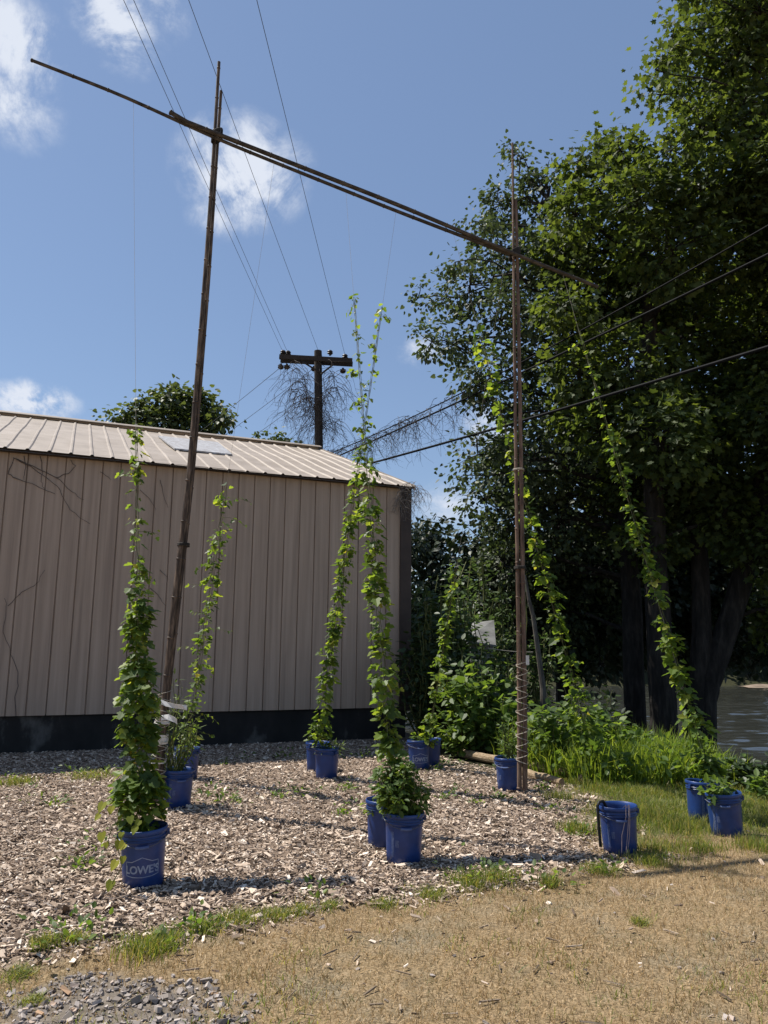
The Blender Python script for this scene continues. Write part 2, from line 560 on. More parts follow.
FRONT = np.array([(G(a, b).x, G(a, b).y) for a, b in [(-90, 985), (0, 962), (100, 948), (230, 922), (330, 904), (430, 888), (520, 878), (600, 866), (655, 856), (900, 840)]])
RIGHT = np.array([(G(a, b).y, G(a, b).x) for a, b in [(650, 862), (612, 845), (602, 820), (588, 800), (572, 784), (520, 768), (470, 752), (440, 740)]])


def mulch_amount(x, y):
    n = (fbm(x * 2.2, y * 2.2, 21) - 0.5)
    fy = np.interp(x, FRONT[:, 0], FRONT[:, 1])
    gx = np.interp(y, RIGHT[:, 0], RIGHT[:, 1])
    return sstep(-0.3, 0.22, y - fy + n * 0.8) * sstep(-0.25, 0.3, gx - x + n * 1.2)


def gravel_amount(x, y):
    c = G(105, 1008)
    c2 = G(700, 1030)
    n = (fbm(x * 3.5, y * 3.5, 31) - 0.5)
    d = np.sqrt(((x - c.x) / 0.62) ** 2 + ((y - c.y) / 0.34) ** 2)
    return sstep(1.15, 0.75, d + n * 0.9)


def green_amount(x, y):
    n = fbm(x * 1.6, y * 1.6, 41)
    gx = np.interp(y, RIGHT[:, 0], RIGHT[:, 1])
    fy = np.interp(x, FRONT[:, 0], FRONT[:, 1])
    g = sstep(-0.1, 0.7, y - fy - 0.15) * sstep(-0.3, 0.2, x - gx)
    return np.clip(g * (0.45 + 0.9 * n), 0, 1)


def build_ground():
    xs = np.concatenate([[-900, -400, -200, -110, -70, -45, -32, -24, -18, -14, -11, -9, -7.5], np.arange(-6.6, 6.6, 0.065), [7.2, 8, 9, 10, 11.5, 13, 15, 18, 22, 27, 33, 42, 55, 75, 110, 200, 400, 900]])
    ys = np.concatenate([[-300, -100, -40, -15, -6, -2, 0, 1.2, 2.0, 2.6], np.arange(3.0, 13.5, 0.065), np.arange(13.6, 27, 0.5), [28, 30, 34, 40, 48, 58, 68, 76, 82, 85, 88, 91, 94, 97, 100, 105, 115, 140, 200, 350, 700, 1500]])
    X, Y = np.meshgrid(xs, ys)
    Z = height(X, Y)
    V = np.stack([X, Y, Z], -1).reshape(-1, 3)
    nx, ny = len(xs), len(ys)
    i = np.arange(nx * ny).reshape(ny, nx)
    q = np.stack([i[:-1, :-1], i[:-1, 1:], i[1:, 1:], i[1:, :-1]], -1).reshape(-1, 4)
    m, nt, b = new_mat('ground_cover')
    L = nt.links.new

    def attr(nm):
        a = nt.nodes.new('ShaderNodeAttribute')
        a.attribute_name = nm
        return a.outputs['Fac']

    def mix(f, a, c):
        k = nt.nodes.new('ShaderNodeMix')
        k.data_type = 'RGBA'
        L(f, k.inputs['Factor'])
        L(a, k.inputs['A'])
        L(c, k.inputs['B'])
        return k.outputs['Result']
    n_f = noise_node(nt, 60, 6, 0.7)
    n_m = noise_node(nt, 9, 5, 0.65)
    dry = ramp_node(nt, n_f.outputs[0], [(0.3, (0.07, 0.055, 0.032)), (0.5, (0.23, 0.165, 0.092)), (0.7, (0.41, 0.305, 0.185))]).outputs[0]
    grn = ramp_node(nt, n_f.outputs[0], [(0.3, (0.04, 0.05, 0.018)), (0.7, (0.13, 0.14, 0.05))]).outputs[0]
    mul = ramp_node(nt, n_f.outputs[0], [(0.3, (0.06, 0.044, 0.033)), (0.5, (0.22, 0.165, 0.125)), (0.7, (0.42, 0.33, 0.26))]).outputs[0]
    gra = ramp_node(nt, n_m.outputs[0], [(0.3, (0.10, 0.084, 0.066)), (0.7, (0.24, 0.205, 0.17))]).outputs[0]
    wild = ramp_node(nt, n_m.outputs[0], [(0.3, (0.018, 0.02, 0.01)), (0.7, (0.05, 0.05, 0.025))]).outputs[0]
    n_l = noise_node(nt, 1.7, 5, 0.6)
    pr = ramp_node(nt, n_l.outputs[0], [(0.5, (0, 0, 0)), (0.7, (0.8, 0.8, 0.8))]).outputs[0]
    soil = ramp_node(nt, n_f.outputs[0], [(0.3, (0.075, 0.065, 0.045)), (0.5, (0.17, 0.15, 0.105)), (0.7, (0.31, 0.275, 0.215))]).outputs[0]
    dry = mix(pr, dry, soil)
    c = mix(attr('green'), dry, grn)
    c = mix(attr('gravel'), c, gra)
    c = mix(attr('mulch'), c, mul)
    c = mix(attr('wild'), c, wild)
    L(c, b.inputs['Base Color'])
    b.inputs['Roughness'].default_value = 0.95
    b.inputs['Specular IOR Level'].default_value = 0.1
    add_bump(nt, b, n_f.outputs[0], 0.7, 0.02)
    o = np_mesh('ground', V, q.ravel(), np.arange(0, q.size, 4), m)
    me = o.data
    me.polygons.foreach_set('use_smooth', [True] * len(me.polygons))
    fx, fy = V[:, 0], V[:, 1]
    wild_a = np.clip(sstep(9.6, 11.0, fy) * sstep(0.2, 1.0, fx) + sstep(14, 17, fy), 0, 1)
    for nm, val in (('mulch', mulch_amount(fx, fy)), ('gravel', gravel_amount(fx, fy)), ('green', green_amount(fx, fy)), ('wild', wild_a)):
        a = me.attributes.new(nm, 'FLOAT', 'POINT')
        a.data.foreach_set('value', np.asarray(val, dtype=np.float32))
    tag(o, kind='structure')
    # river
    m, nt, b = new_mat('river_water')
    b.inputs['Base Color'].default_value = (0.03, 0.031, 0.026, 1)
    b.inputs['Roughness'].default_value = 0.1
    b.inputs['IOR'].default_value = 1.33
    wx = np.concatenate([[-3, 0], np.arange(2, 50, 0.22), [60, 90, 200, 600]])
    wy = np.concatenate([[11], np.arange(13, 60, 0.22), np.arange(60, 99.5, 0.4)])
    WX, WY = np.meshgrid(wx, wy)
    WZ = WATER_Z + 0.17 * (fbm(WX * 0.4 + 7, WY * 1.2, 71) - 0.5) + 0.10 * (fbm(WX * 1.3, WY * 3.4 + 3, 72) - 0.5)
    WV = np.stack([WX, WY, WZ], -1).reshape(-1, 3)
    wi = np.arange(len(wx) * len(wy)).reshape(len(wy), len(wx))
    wq = np.stack([wi[:-1, :-1], wi[:-1, 1:], wi[1:, 1:], wi[1:, :-1]], -1).reshape(-1, 4)
    w = np_mesh('river', WV, wq.ravel(), np.arange(0, wq.size, 4), m)
    w.data.polygons.foreach_set('use_smooth', [True] * len(w.data.polygons))
    tag(w, kind='structure')
    # strip of pale sand on the far bank
    s = MB()
    pts = [(x, 83.5 + 1.2 * math.sin(x * 0.3)) for x in np.arange(38.5, 75, 0.6)]
    vs = []
    for x, y in pts:
        vs += [(x, y, WATER_Z + 0.05), (x, y + 1.5, WATER_Z + 0.16 + 0.1 * math.sin(x * 1.7) * math.sin(x * 0.63)), (x, y + 3, WATER_Z + 0.2 + 0.12 * math.sin(x * 1.1))]
    fs = []
    for k in range(len(pts) - 1):
        for j in (0, 1):
            fs.append((3 * k + j, 3 * k + 3 + j, 3 * k + 4 + j, 3 * k + 1 + j))
    s.add(vs, fs)
    tag(s.build('sandy_bank', noisy('river_sand', [(0, (0.1, 0.075, 0.055)), (1, (0.26, 0.2, 0.15))], 0.7, 0.95)), kind='structure')


build_ground()


def hz(x, y):
    return float(height(x, y))


# ------------------------------------------------------------------ metal building
YC = 14.0
cor = P(409.5, 600, YC)
CX, CY = cor.x, cor.y
ang = math.radians(22.3)
U = Vector((-math.cos(ang), -math.sin(ang), 0))          # along the front wall, to the left
Nf = Vector((math.sin(ang), -math.cos(ang), 0))          # out of the front wall
B0 = Vector((CX, CY, 0))
EAVE_Z = P(409, 484.5, YC - 0.1).z
BASE_Z = P(400, 707, YC).z
LEN, HALF_W = 11.5, 5.75
RISE = HALF_W * 0.355


def bw(s, d, z):
    """building point: s metres left along the front from the corner, d metres behind the front wall"""
    v = B0 + U * s - Nf * d
    return Vector((v.x, v.y, z))


def build_shed():
    t = thing('metal_building', 'long tan metal building with ribbed siding and a tan ribbed roof', 'building', bw(0, 0, 0))
    zt = EAVE_Z - 0.02

    def panel_wall(s0, s1, fn, zb, ztop, pitch=0.272):
        """ribbed siding: flat pans with narrow V grooves; fn(s, depth, z) -> point"""
        mb = MB()
        s = s0
        prof = []
        while s < s1 - 1e-6:
            e = min(s + pitch, s1)
            g = 0.021
            prof += [(s, 0.0), (e - g, 0.0), (e - g * 0.62, 0.024), (e - g * 0.38, 0.024)]
            s = e
        prof.append((s1, 0.0))
        vs, fs = [], []
        for a, d in prof:
            z1 = ztop(a) if callable(ztop) else ztop
            vs += [fn(a, d, zb), fn(a, d, z1)]
        for k in range(len(prof) - 1):
            fs.append((2 * k, 2 * k + 1, 2 * k + 3, 2 * k + 2))
        mb.add(vs, fs)
        return mb
    w = panel_wall(0.2, LEN, lambda a, d, z: bw(a, d, z), BASE_Z, zt)
    W2 = 2 * HALF_W
    gable_top = lambda a: zt + RISE * (1 - abs(a - HALF_W) / HALF_W) - 0.03
    for s_end, sign in ((0.0, 1), (LEN, -1)):
        g = panel_wall(0, W2, lambda a, d, z: bw(s_end + sign * d, a, z), BASE_Z, gable_top)
        w.add(g.v, g.f)
    g = panel_wall(0, LEN, lambda a, d, z: bw(a, W2 - d, z), BASE_Z, zt)
    w.add(g.v, g.f)
    wall = w.build('wall', M['siding'], t)
    # a lower loose siding piece at the left
    c = MB()
    c.add([bw(6.83, -0.012, BASE_Z - 0.07), bw(6.83, -0.012, BASE_Z + 0.02), bw(9.5, -0.012, BASE_Z + 0.02), bw(9.5, -0.012, BASE_Z - 0.07),
           bw(6.83, 0.004, BASE_Z - 0.07), bw(9.5, 0.004, BASE_Z - 0.07)], [(0, 1, 2, 3), (0, 3, 5, 4)])
    c.build('lower_siding_strip', M['siding'], t)
    # corner trim
    c = MB()
    rot = Matrix.Rotation(math.atan2(U.y, U.x), 3, 'Z')
    c.box(bw(0.095, -0.014, (BASE_Z - 0.05 + zt) / 2), 0.21, 0.05, zt - BASE_Z + 0.05, rot)
    c.box(bw(-0.014, 0.11, (BASE_Z - 0.05 + zt) / 2), 0.05, 0.20, zt - BASE_Z + 0.05, rot)
    c.build('corner_trim', M['trim'], t)
    # dark strip standing in for the shadow gap under the roof edge
    c = MB()
    c.box(bw(LEN / 2, -0.045, EAVE_Z - 0.055), LEN, 0.07, 0.05, rot)
    c.build('eave_shadow_strip', M['trim'], t)
    # roof: both slopes with ribs
    r = MB()
    ov, oe = 0.14, 0.02
    sl = RISE / HALF_W
    prof = []
    s = -oe
    while s < LEN + oe:
        prof += [(s, 0.022), (s + 0.025, 0.022), (s + 0.045, 0.0), (s + 0.288, 0.0)]
        s += 0.308
    for side in (0, 1):
        vs, fs = [], []
        nseg = 6
        for a, h in prof:
            for k in range(nseg + 1):
                d = -ov + (HALF_W + ov) * k / nseg
                z = EAVE_Z + sl * d + h + 0.012 * math.sin(a * 1.3 + k * 2.1)
                dd = d if side == 0 else W2 - d
                vs.append(bw(a, dd, z))
        m = nseg + 1
        for i in range(len(prof) - 1):
            for k in range(nseg):
                fs.append((i * m + k, i * m + k + 1, (i + 1) * m + k + 1, (i + 1) * m + k))
        r.add(vs, fs)
    # underside sheet
    for side in (0, 1):
        dd = (lambda d: d) if side == 0 else (lambda d: W2 - d)
        r.add([bw(-oe, dd(-ov), EAVE_Z - sl * ov - 0.03), bw(LEN + oe, dd(-ov), EAVE_Z - sl * ov - 0.03), bw(LEN + oe, dd(HALF_W), EAVE_Z + RISE - 0.03), bw(-oe, dd(HALF_W), EAVE_Z + RISE - 0.03)], [(0, 1, 2, 3)])
    roof = r.build('roof', M['roof'], t)
    c = MB()
    vs, fs = [], []
    for a in (-oe - 0.01, LEN + oe):
        for d, z in ((-0.17, -0.02), (-0.15, 0.0), (0, 0.062), (0.15, 0.0), (0.17, -0.02)):
            vs.append(bw(a, HALF_W + d, EAVE_Z + RISE + 0.042 + z))
    for k in range(4):
        fs.append((k, k + 1, 5 + k + 1, 5 + k))
    c.add(vs, fs)
    c.build('ridge_cap', M['roof'], roof)
    # rake trim on the right gable edge
    for d0, d1 in ((-ov, HALF_W), (2 * HALF_W + ov, HALF_W)):
        c = MB()
        z0, z1 = EAVE_Z - sl * ov, EAVE_Z + RISE
        p = [bw(-oe - 0.012, d0, z0 - 0.05), bw(-oe - 0.012, d1, z1 - 0.05), bw(-oe - 0.012, d1, z1 + 0.036), bw(-oe - 0.012, d0, z0 + 0.036)]
        q = [v - U * 0.02 for v in p]
        c.add(p + q, [(0, 1, 2, 3), (4, 7, 6, 5), (0, 4, 5, 1), (3, 2, 6, 7), (0, 3, 7, 4)])
        c.build('rake_trim', M['roof'], roof)
    # pale translucent patch let into the front slope
    sa, sb, da, db = 2.95, 4.05, 1.9, 4.2
    c = MB()
    zz = lambda d: EAVE_Z + sl * d + 0.052
    c.add([bw(sa, da, zz(da)), bw(sb, da, zz(da)), bw(sb + 0.1, db, zz(db)), bw(sa - 0.1, db, zz(db)),
           bw(sa, da, zz(da) - 0.03), bw(sb, da, zz(da) - 0.03), bw(sb + 0.1, db, zz(db) - 0.03), bw(sa - 0.1, db, zz(db) - 0.03)],
          [(3, 2, 1, 0), (0, 1, 5, 4), (1, 2, 6, 5), (2, 3, 7, 6), (3, 0, 4, 7)])
    c.build('skylight', M['skylight'], roof)
    # foundation
    c = MB()
    c.box(bw(LEN / 2, 0.16, BASE_Z / 2 - 0.35 + 0.0), LEN - 0.1, 0.22, BASE_Z + 0.68, rot)
    c.box(bw(LEN / 2, W2 - 0.16, BASE_Z / 2 - 0.35), LEN - 0.1, 0.22, BASE_Z + 0.68, rot)
    c.box(bw(0.17, HALF_W, BASE_Z / 2 - 0.35), 0.22, W2 - 0.56, BASE_Z + 0.68, rot)
    c.box(bw(LEN - 0.17, HALF_W, BASE_Z / 2 - 0.35), 0.22, W2 - 0.56, BASE_Z + 0.68, rot)
    c.build('foundation', M['block'], t)
    return t


build_shed()


def wall_px(px, py, off=0.02):
    """point on the front wall seen at a pixel"""
    d = ray(px, py)
    o = Vector((0, 0, EYE))
    k = (B0 - o).dot(Nf) / d.dot(Nf)
    return o + d * k + Nf * off


# ------------------------------------------------------------------ small growth helpers
def crooked(a, b, n, amp, sag=0.0):
    pts = []
    a, b = Vector(a), Vector(b)
    off = Vector((0, 0, 0))
    for i in range(n + 1):
        t = i / n
        off = off * 0.6 + Vector((random.gauss(0, 1), random.gauss(0, 1), random.gauss(0, 1))) * amp
        w = math.sin(math.pi * t) ** 0.5 if 0 < t < 1 else 0
        pts.append(a.lerp(b, t) + off * w - Vector((0, 0, sag * 4 * t * (1 - t))))
    return pts


def dead_wall_vine(label, stems, r=0.006):
    mb = MB()
    for st in stems:
        pts = [wall_px(a, b, 0.014) for a, b in st]
        full = []
        for i in range(len(pts) - 1):
            seg = crooked(pts[i], pts[i + 1], 4, 0.008)
            full += seg[:-1]
        full.append(pts[-1])
        full = [p + Nf * max(0, 0.012 - (p - B0).dot(Nf)) for p in full]
        n = len(full)
        mb.tube(full, [r * (1 - 0.6 * i / n) for i in range(n)], 5)
    tag(mb.build('dead_vine', M['deadvine']), label, 'dead vine', 'dead vines on the building wall')


dead_wall_vine('bare branching dead vine under the eave at the left of the siding', [
    [(8, 474), (14, 458), (30, 466), (48, 479), (60, 490), (70, 510), (80, 518), (90, 524)], [(13, 458), (40, 470), (60, 480), (72, 492), (84, 500)],
    [(8, 474), (20, 480), (40, 488), (55, 494)], [(40, 456), (42, 470), (41, 482), (45, 490)], [(56, 478), (68, 474), (76, 466), (70, 460)], [(24, 456), (25, 470), (24, 480)]])
dead_wall_vine('thin dead vine on the siding just left of the leaning cane upright', [
    [(100, 472), (111, 480)], [(140, 490), (150, 500), (156, 510)], [(160, 480), (163, 494), (168, 508)], [(160, 570), (168, 580)], [(150, 588), (160, 598), (166, 606)]], 0.0045)
dead_wall_vine('tall dead vine rising from the foundation at the far left of the siding', [
    [(16, 716), (17, 690), (18, 672), (10, 648), (3, 632), (6, 606), (4, 598)], [(8, 606), (22, 592), (36, 584), (45, 570)]], 0.005)

# ------------------------------------------------------------------ cane trellis
LP_Y, RP_Y = 7.85, 8.6


def build_trellis():
    base = G(156, 802)
    t = thing('cane_trellis', 'tall trellis of lashed bamboo canes with two uprights and a long sloping crossbar', 'trellis', (base.x, base.y, 0))

    def cane(name, way, r0, r1, mat, label=None, step=0.42):
        """way: (px, py, Y); a cane with swollen nodes"""
        ctrl = [P(*w) for w in way]
        pts = []
        for i in range(len(ctrl) - 1):
            for k in range(6):
                pts.append(ctrl[i].lerp(ctrl[i + 1], k / 6))
        pts.append(ctrl[-1])
        for _ in range(3):
            q = pts[:]
            for i in range(1, len(pts) - 1):
                q[i] = pts[i] * 0.5 + (pts[i - 1] + pts[i + 1]) * 0.25
            pts = q
        # resample with nodes
        d = [0]
        for i in range(1, len(pts)):
            d.append(d[-1] + (pts[i] - pts[i - 1]).length)
        tot = d[-1]

        def at(s):
            i = max(1, min(len(d) - 1, int(np.searchsorted(d, s))))
            k = (s - d[i - 1]) / max(1e-6, d[i] - d[i - 1])
            return pts[i - 1].lerp(pts[i], k)
        out, rad = [], []
        s = 0.0
        while s < tot:
            r = r0 + (r1 - r0) * s / tot
            for ds, k in ((0.0, 1.0), (0.006, 1.16), (0.014, 1.16), (0.02, 0.96), (step * 0.5, 0.98)):
                if s + ds < tot:
                    out.append(at(s + ds))
                    rad.append(r * k)
            s += step * random.uniform(0.85, 1.1)
        out.append(at(tot))
        rad.append(r1)
        mb = MB()
        mb.tube(out, rad, 10)
        o = mb.build(name, mat, t, smooth=False)
        if label:
            o['label'] = label
        return o
    L = LP_Y
    cane('upright', [(155.5, 803, L), (157, 780, L), (172, 620, L), (189, 480, L), (204, 290, L), (212, 180, L), (219, 62, L)], 0.034, 0.018, M['cane'], 'taller cane of the left upright')
    cane('upright', [(158.5, 802, L + 0.04), (162.5, 740, L + 0.04), (178.5, 600, L + 0.04), (194, 460, L + 0.04), (208.5, 280, L + 0.04), (215, 180, L + 0.05), (221, 91, L + 0.05)], 0.03, 0.018, M['cane'], 'shorter cane of the left upright')
    R = RP_Y
    cane('upright', [(519.5, 789, R), (519.5, 700, R), (517.5, 560, R), (515, 400, R), (513.5, 250, R), (512.5, 143, R)], 0.0265, 0.013, M['cane_red'], 'taller cane of the right upright')
    cane('upright', [(525, 790, R + 0.02), (524.6, 700, R), (522.4, 560, R), (520, 400, R), (517, 245, R), (515.8, 200, R)], 0.03, 0.019, M['cane_red'], 'shorter cane of the right upright')

    # crossbar lies in front of the uprights
    A, Bp = P(217, 133, L - 0.07), P(514, 255, R - 0.07)

    def on_bar(px, py):
        # depth of the bar at this pixel
        d = ray(px, py)
        lo, hi = 4.0, 11.0
        best = None
        dirb = (Bp - A)
        for k in range(400):
            Y = lo + (hi - lo) * k / 399
            p = P(px, py, Y)
            s = (p - A).dot(dirb) / dirb.length_squared
            e = (A + dirb * s - p)
            e.z = 0
            if best is None or e.length < best[0]:
                best = (e.length, Y)
        return best[1]
    global BAR_Y
    BAR_Y = on_bar
    w1 = [(31, 60), (120, 94.5), (217, 139), (300, 172.5), (400, 212.5), (510, 254.5)]
    cane('crossbar', [(a, b, on_bar(a, b)) for a, b in w1], 0.019, 0.022, M['cane_dark'], 'crossbar cane reaching far left')
    w2 = [(170, 112), (184, 121), (202, 128), (217, 134), (300, 166.5), (400, 205.5), (514, 254), (598, 287)]
    cane('crossbar', [(a, b, on_bar(a, b) - 0.02) for a, b in w2], 0.027, 0.023, M['cane_dark'], 'kinked crossbar cane reaching past the right upright')

    # lashings of cord
    def lash(px, py, Y, r, h, mat, name='lashing', turns=7, tilt=0.0):
        c = P(px, py, Y)
        n = turns * 12
        pts = []
        for i in range(n + 1):
            w = 2 * math.pi * i / 12
            pts.append(c + Vector((math.cos(w) * r, math.sin(w) * r, -h / 2 + h * i / n + tilt * math.cos(w) * r)))
        mb = MB()
        mb.tube(pts, 0.006, 5)
        return mb.build(name, mat, t)
    lash(217, 136, L - 0.03, 0.06, 0.10, M['cord'], tilt=0.6)
    lash(514.5, 254, R - 0.02, 0.07, 0.09, M['cord'], tilt=0.5)
    lash(183.5, 545, L + 0.02, 0.06, 0.03, M['cord'], turns=3)
    lash(520, 568, R, 0.064, 0.035, M['cord'], turns=3)
    lash(518.5, 470, R, 0.06, 0.02, M['twine'], turns=2)
    # helical twine round the foot of the right pole and the left pole
    for (px, py0, py1, Y, r, turns) in ((522, 765, 660, R, 0.066, 9), (157, 795, 690, L + 0.02, 0.068, 9)):
        a, b = P(px, py0, Y), P(px + (0 if px > 300 else 8), py1, Y)
        for sg in (1, -1):
            pts = []
            for i in range(turns * 12 + 1):
                w = 2 * math.pi * i / 12 * sg
                pts.append(a.lerp(b, i / (turns * 12)) + Vector((math.cos(w) * r, math.sin(w) * r, 0)))
            mb = MB()
            mb.tube(pts, 0.0035, 4)
            mb.build('twine_wrap', M['twine'], t)

    # white tape wraps and flags on the left upright
    def wrap(px, py, Y, r, h, name='tape_wrap'):
        c = P(px, py, Y)
        mb = MB()
        prof = [(r * random.uniform(0.94, 1.06), -h / 2 + h * k / 4) for k in range(5)]
        mb.lathe(prof, 16, c)
        o = mb.build(name, M['tape'], t)
        return o
    wrap(160.5, 739, L + 0.02, 0.076, 0.09)
    wrap(162, 722, L + 0.02, 0.076, 0.035)
    wrap(158.5, 762, L + 0.02, 0.072, 0.02)

    def flag(pix, Y, w, name='tape_strip'):
        mb = MB()
        ps = [P(a, b, Y - 0.02 - 0.02 * i) for i, (a, b) in enumerate(pix)]
        vs = []
        for i, p in enumerate(ps):
            tw = 0.25 * math.sin(i * 1.7)
            vs += [p + Vector((0, tw * w, w / 2)), p - Vector((0, tw * w, w / 2)), p + Vector((0.0, 0.004 + tw * w, w / 2)), p + Vector((0, 0.004 - tw * w, -w / 2))]
        fs = []
        for i in range(len(ps) - 1):
            o = 4 * i
            fs += [(o, o + 1, o + 5, o + 4), (o + 2, o + 6, o + 7, o + 3), (o, o + 4, o + 6, o + 2), (o + 1, o + 3, o + 7, o + 5)]
        mb.add(vs, fs)
        return mb.build(name, M['tape'], t)
    flag([(159, 701), (166, 704), (174, 706), (182, 707), (187, 708)], L - 0.08, 0.042)
    flag([(161, 718), (168, 717), (175, 720), (177, 722)], L - 0.08, 0.05)
    # small white tag on the right upright
    mb = MB()
    mb.box(P(527.5, 660, R - 0.05), 0.035, 0.012, 0.1)
    mb.build('tag', M['tape'], t)
    return t


build_trellis()

# ------------------------------------------------------------------ buckets
BR, BRB, BH = 0.153, 0.128, 0.372


def bucket_r(z):
    return BRB + (BR - 0.008 - BRB) * z / BH


def text_mesh(body, size, offset=0.0):
    cu = bpy.data.curves.new('lettering', 'FONT')
    cu.body = body
    cu.size = size
    cu.align_x = 'CENTER'
    cu.offset = offset
    cu.space_character = 0.98
    ob = bpy.data.objects.new('lettering', cu)
    COL.objects.link(ob)
    dg = bpy.context.evaluated_depsgraph_get()
    me = bpy.data.meshes.new_from_object(ob.evaluated_get(dg))
    vs = [v.co.copy() for v in me.vertices]
    fs = [tuple(p.vertices) for p in me.polygons]
    COL.objects.unlink(ob)
    bpy.data.objects.remove(ob)
    bpy.data.curves.remove(cu)
    bpy.data.meshes.remove(me)
    return vs, fs


def make_bucket(logo=False, stamp=True, soil=True, handle_side=1):
    root = thing('bucket', 'blue plastic bucket', 'bucket', group='blue plastic buckets')
    b = MB()
    prof = [(0.0, 0.0), (BRB - 0.01, 0.0), (BRB, 0.008)]
    for z in (0.10, 0.2, 0.285):
        prof.append((bucket_r(z), z))
    for z in (0.300, 0.318):
        prof += [(bucket_r(z), z - 0.003), (bucket_r(z) + 0.007, z - 0.001), (bucket_r(z) + 0.007, z + 0.003), (bucket_r(z), z + 0.005)]
    prof += [(bucket_r(0.338), 0.338), (BR, 0.341), (BR + 0.002, 0.35), (BR + 0.001, 0.368), (BR - 0.003, BH), (BR - 0.008, BH - 0.003), (bucket_r(0.34) - 0.004, 0.34), (bucket_r(0.25) - 0.004, 0.25)]
    b.lathe(prof, 48)
    body = b.build('body', M['bucket'], root, smooth=True)
    for p in body.data.polygons:
        p.use_smooth = True
    sd = MB()
    n = 28
    rs = bucket_r(0.27) - 0.004
    vs = [(0, 0, 0.285)]
    for j, rr in enumerate((0.5, 1.0)):
        for k in range(n):
            w = 2 * math.pi * k / n
            vs.append((rs * rr * math.cos(w), rs * rr * math.sin(w), 0.272 + random.uniform(-0.012, 0.014)))
    fs = [(0, 1 + k, 1 + (k + 1) % n) for k in range(n)] + [(1 + k, 1 + n + k, 1 + n + (k + 1) % n, 1 + (k + 1) % n) for k in range(n)]
    sd.add(vs, fs)
    sd.build('soil', M['soil'], root)
    # wire bail hanging on one side, with ears
    h = MB()
    R = BR + 0.006
    pts = []
    for i in range(25):
        w = math.pi * i / 24
        x = math.cos(w) * R
        y = -math.sin(w) * R * 1.02
        z = 0.325 - math.sin(w) ** 1.5 * 0.05
        pts.append((x, y, z))
    h.tube(pts, 0.0028, 5)
    hd = h.build('handle', M['wire'], root)
    g = MB()
    g.tube(pts[10:15], 0.009, 8)
    g.build('grip', M['grip'], hd)
    for s in (-1, 1):
        e = MB()
        e.box((s * (BR + 0.004), 0, 0.325), 0.018, 0.03, 0.034)
        e.build('ear', M['bucket'], root)

    def curved(vs, fs, zc, th0, name, mat):
        mb = MB()
        out = []
        for v in vs:
            z = zc + v[1]
            r = bucket_r(z) + 0.0022
            w = th0 + v[0] / r
            out.append((r * math.cos(w), r * math.sin(w), z))
        mb.add(out, fs)
        return mb.build(name, mat, root)

    def strip(path, w):
        vs, fs = [], []
        pts = []
        for i in range(len(path) - 1):
            a, c = Vector(path[i]), Vector(path[i + 1])
            k = max(2, int((c - a).length / 0.012))
            pts += [a.lerp(c, j / k) for j in range(k)]
        pts.append(Vector(path[-1]))
        for i, p in enumerate(pts):
            d = (pts[min(i + 1, len(pts) - 1)] - pts[max(0, i - 1)]).normalized()
            nn = Vector((-d.y, d.x)) * w / 2
            vs += [p + nn, p - nn]
        for i in range(len(pts) - 1):
            fs.append((2 * i, 2 * i + 1, 2 * i + 3, 2 * i + 2))
        return [(v.x, v.y) for v in vs], fs
    if logo:
        vs, fs = text_mesh("LOWE'S", 0.066, 0.0022)
        curved([(v.x, v.y - 0.022) for v in vs], fs, 0.135, -math.pi / 2, 'logo_lettering', M['print'])
        path = [(-0.108, 0.048), (-0.066, 0.048), (0.0, 0.075), (0.066, 0.048), (0.108, 0.048), (0.108, -0.036), (0.06, -0.044), (0.0, -0.047), (-0.06, -0.044), (-0.108, -0.036), (-0.108, 0.048)]
        vs, fs = strip(path, 0.005)
        curved(vs, fs, 0.135, -math.pi / 2, 'logo_outline', M['print'])
    if stamp:
        # faded moulded print: rows of short dashes
        vs, fs = [], []
        for col, (x0, x1, z0, z1) in enumerate(((-0.028, -0.006, -0.09, 0.085), (0.006, 0.034, -0.02, 0.03))):
            z = z0
            while z < z1:
                x = x0
                while x < x1 - 0.004:
                    l = random.uniform(0.004, 0.01)
                    o = len(vs)
                    e = min(x + l, x1)
                    vs += [(x, z), (e, z), (e, z + 0.0055), (x, z + 0.0055)]
                    fs.append((o, o + 1, o + 2, o + 3))
                    x = e + 0.0015
                z += 0.0085
        curved(vs, fs, 0.16, -math.pi / 2 - (1.15 if logo else 0.62), 'faded_print', M['print_faint'])
    return root


def copy_tree(o, parent=None):
    c = o.copy()
    COL.objects.link(c)
    if parent is not None:
        c.parent = parent
    for ch in list(o.children):
        copy_tree(ch, c)
    return c


proto_logo = make_bucket(logo=True, stamp=False)
proto = make_bucket(logo=False)
used = {'l': False, 'p': False}


def place_bucket(px, py, label, logo=False, rz=0.0, tilt=(0, 0), sc=1.0):
    key = 'l' if logo else 'p'
    src = proto_logo if logo else proto
    o = copy_tree(src) if used[key] else src
    used[key] = True
    p = G(px, py)
    o.location = (p.x, p.y, hz(p.x, p.y) - 0.012)
    o.rotation_euler = (tilt[0], tilt[1], rz)
    o.scale = (sc, sc, sc)
    o['label'] = label
    return o


def facing(px, py):
    p = G(px, py)
    return math.atan2(-p.x, p.y) * 1.0


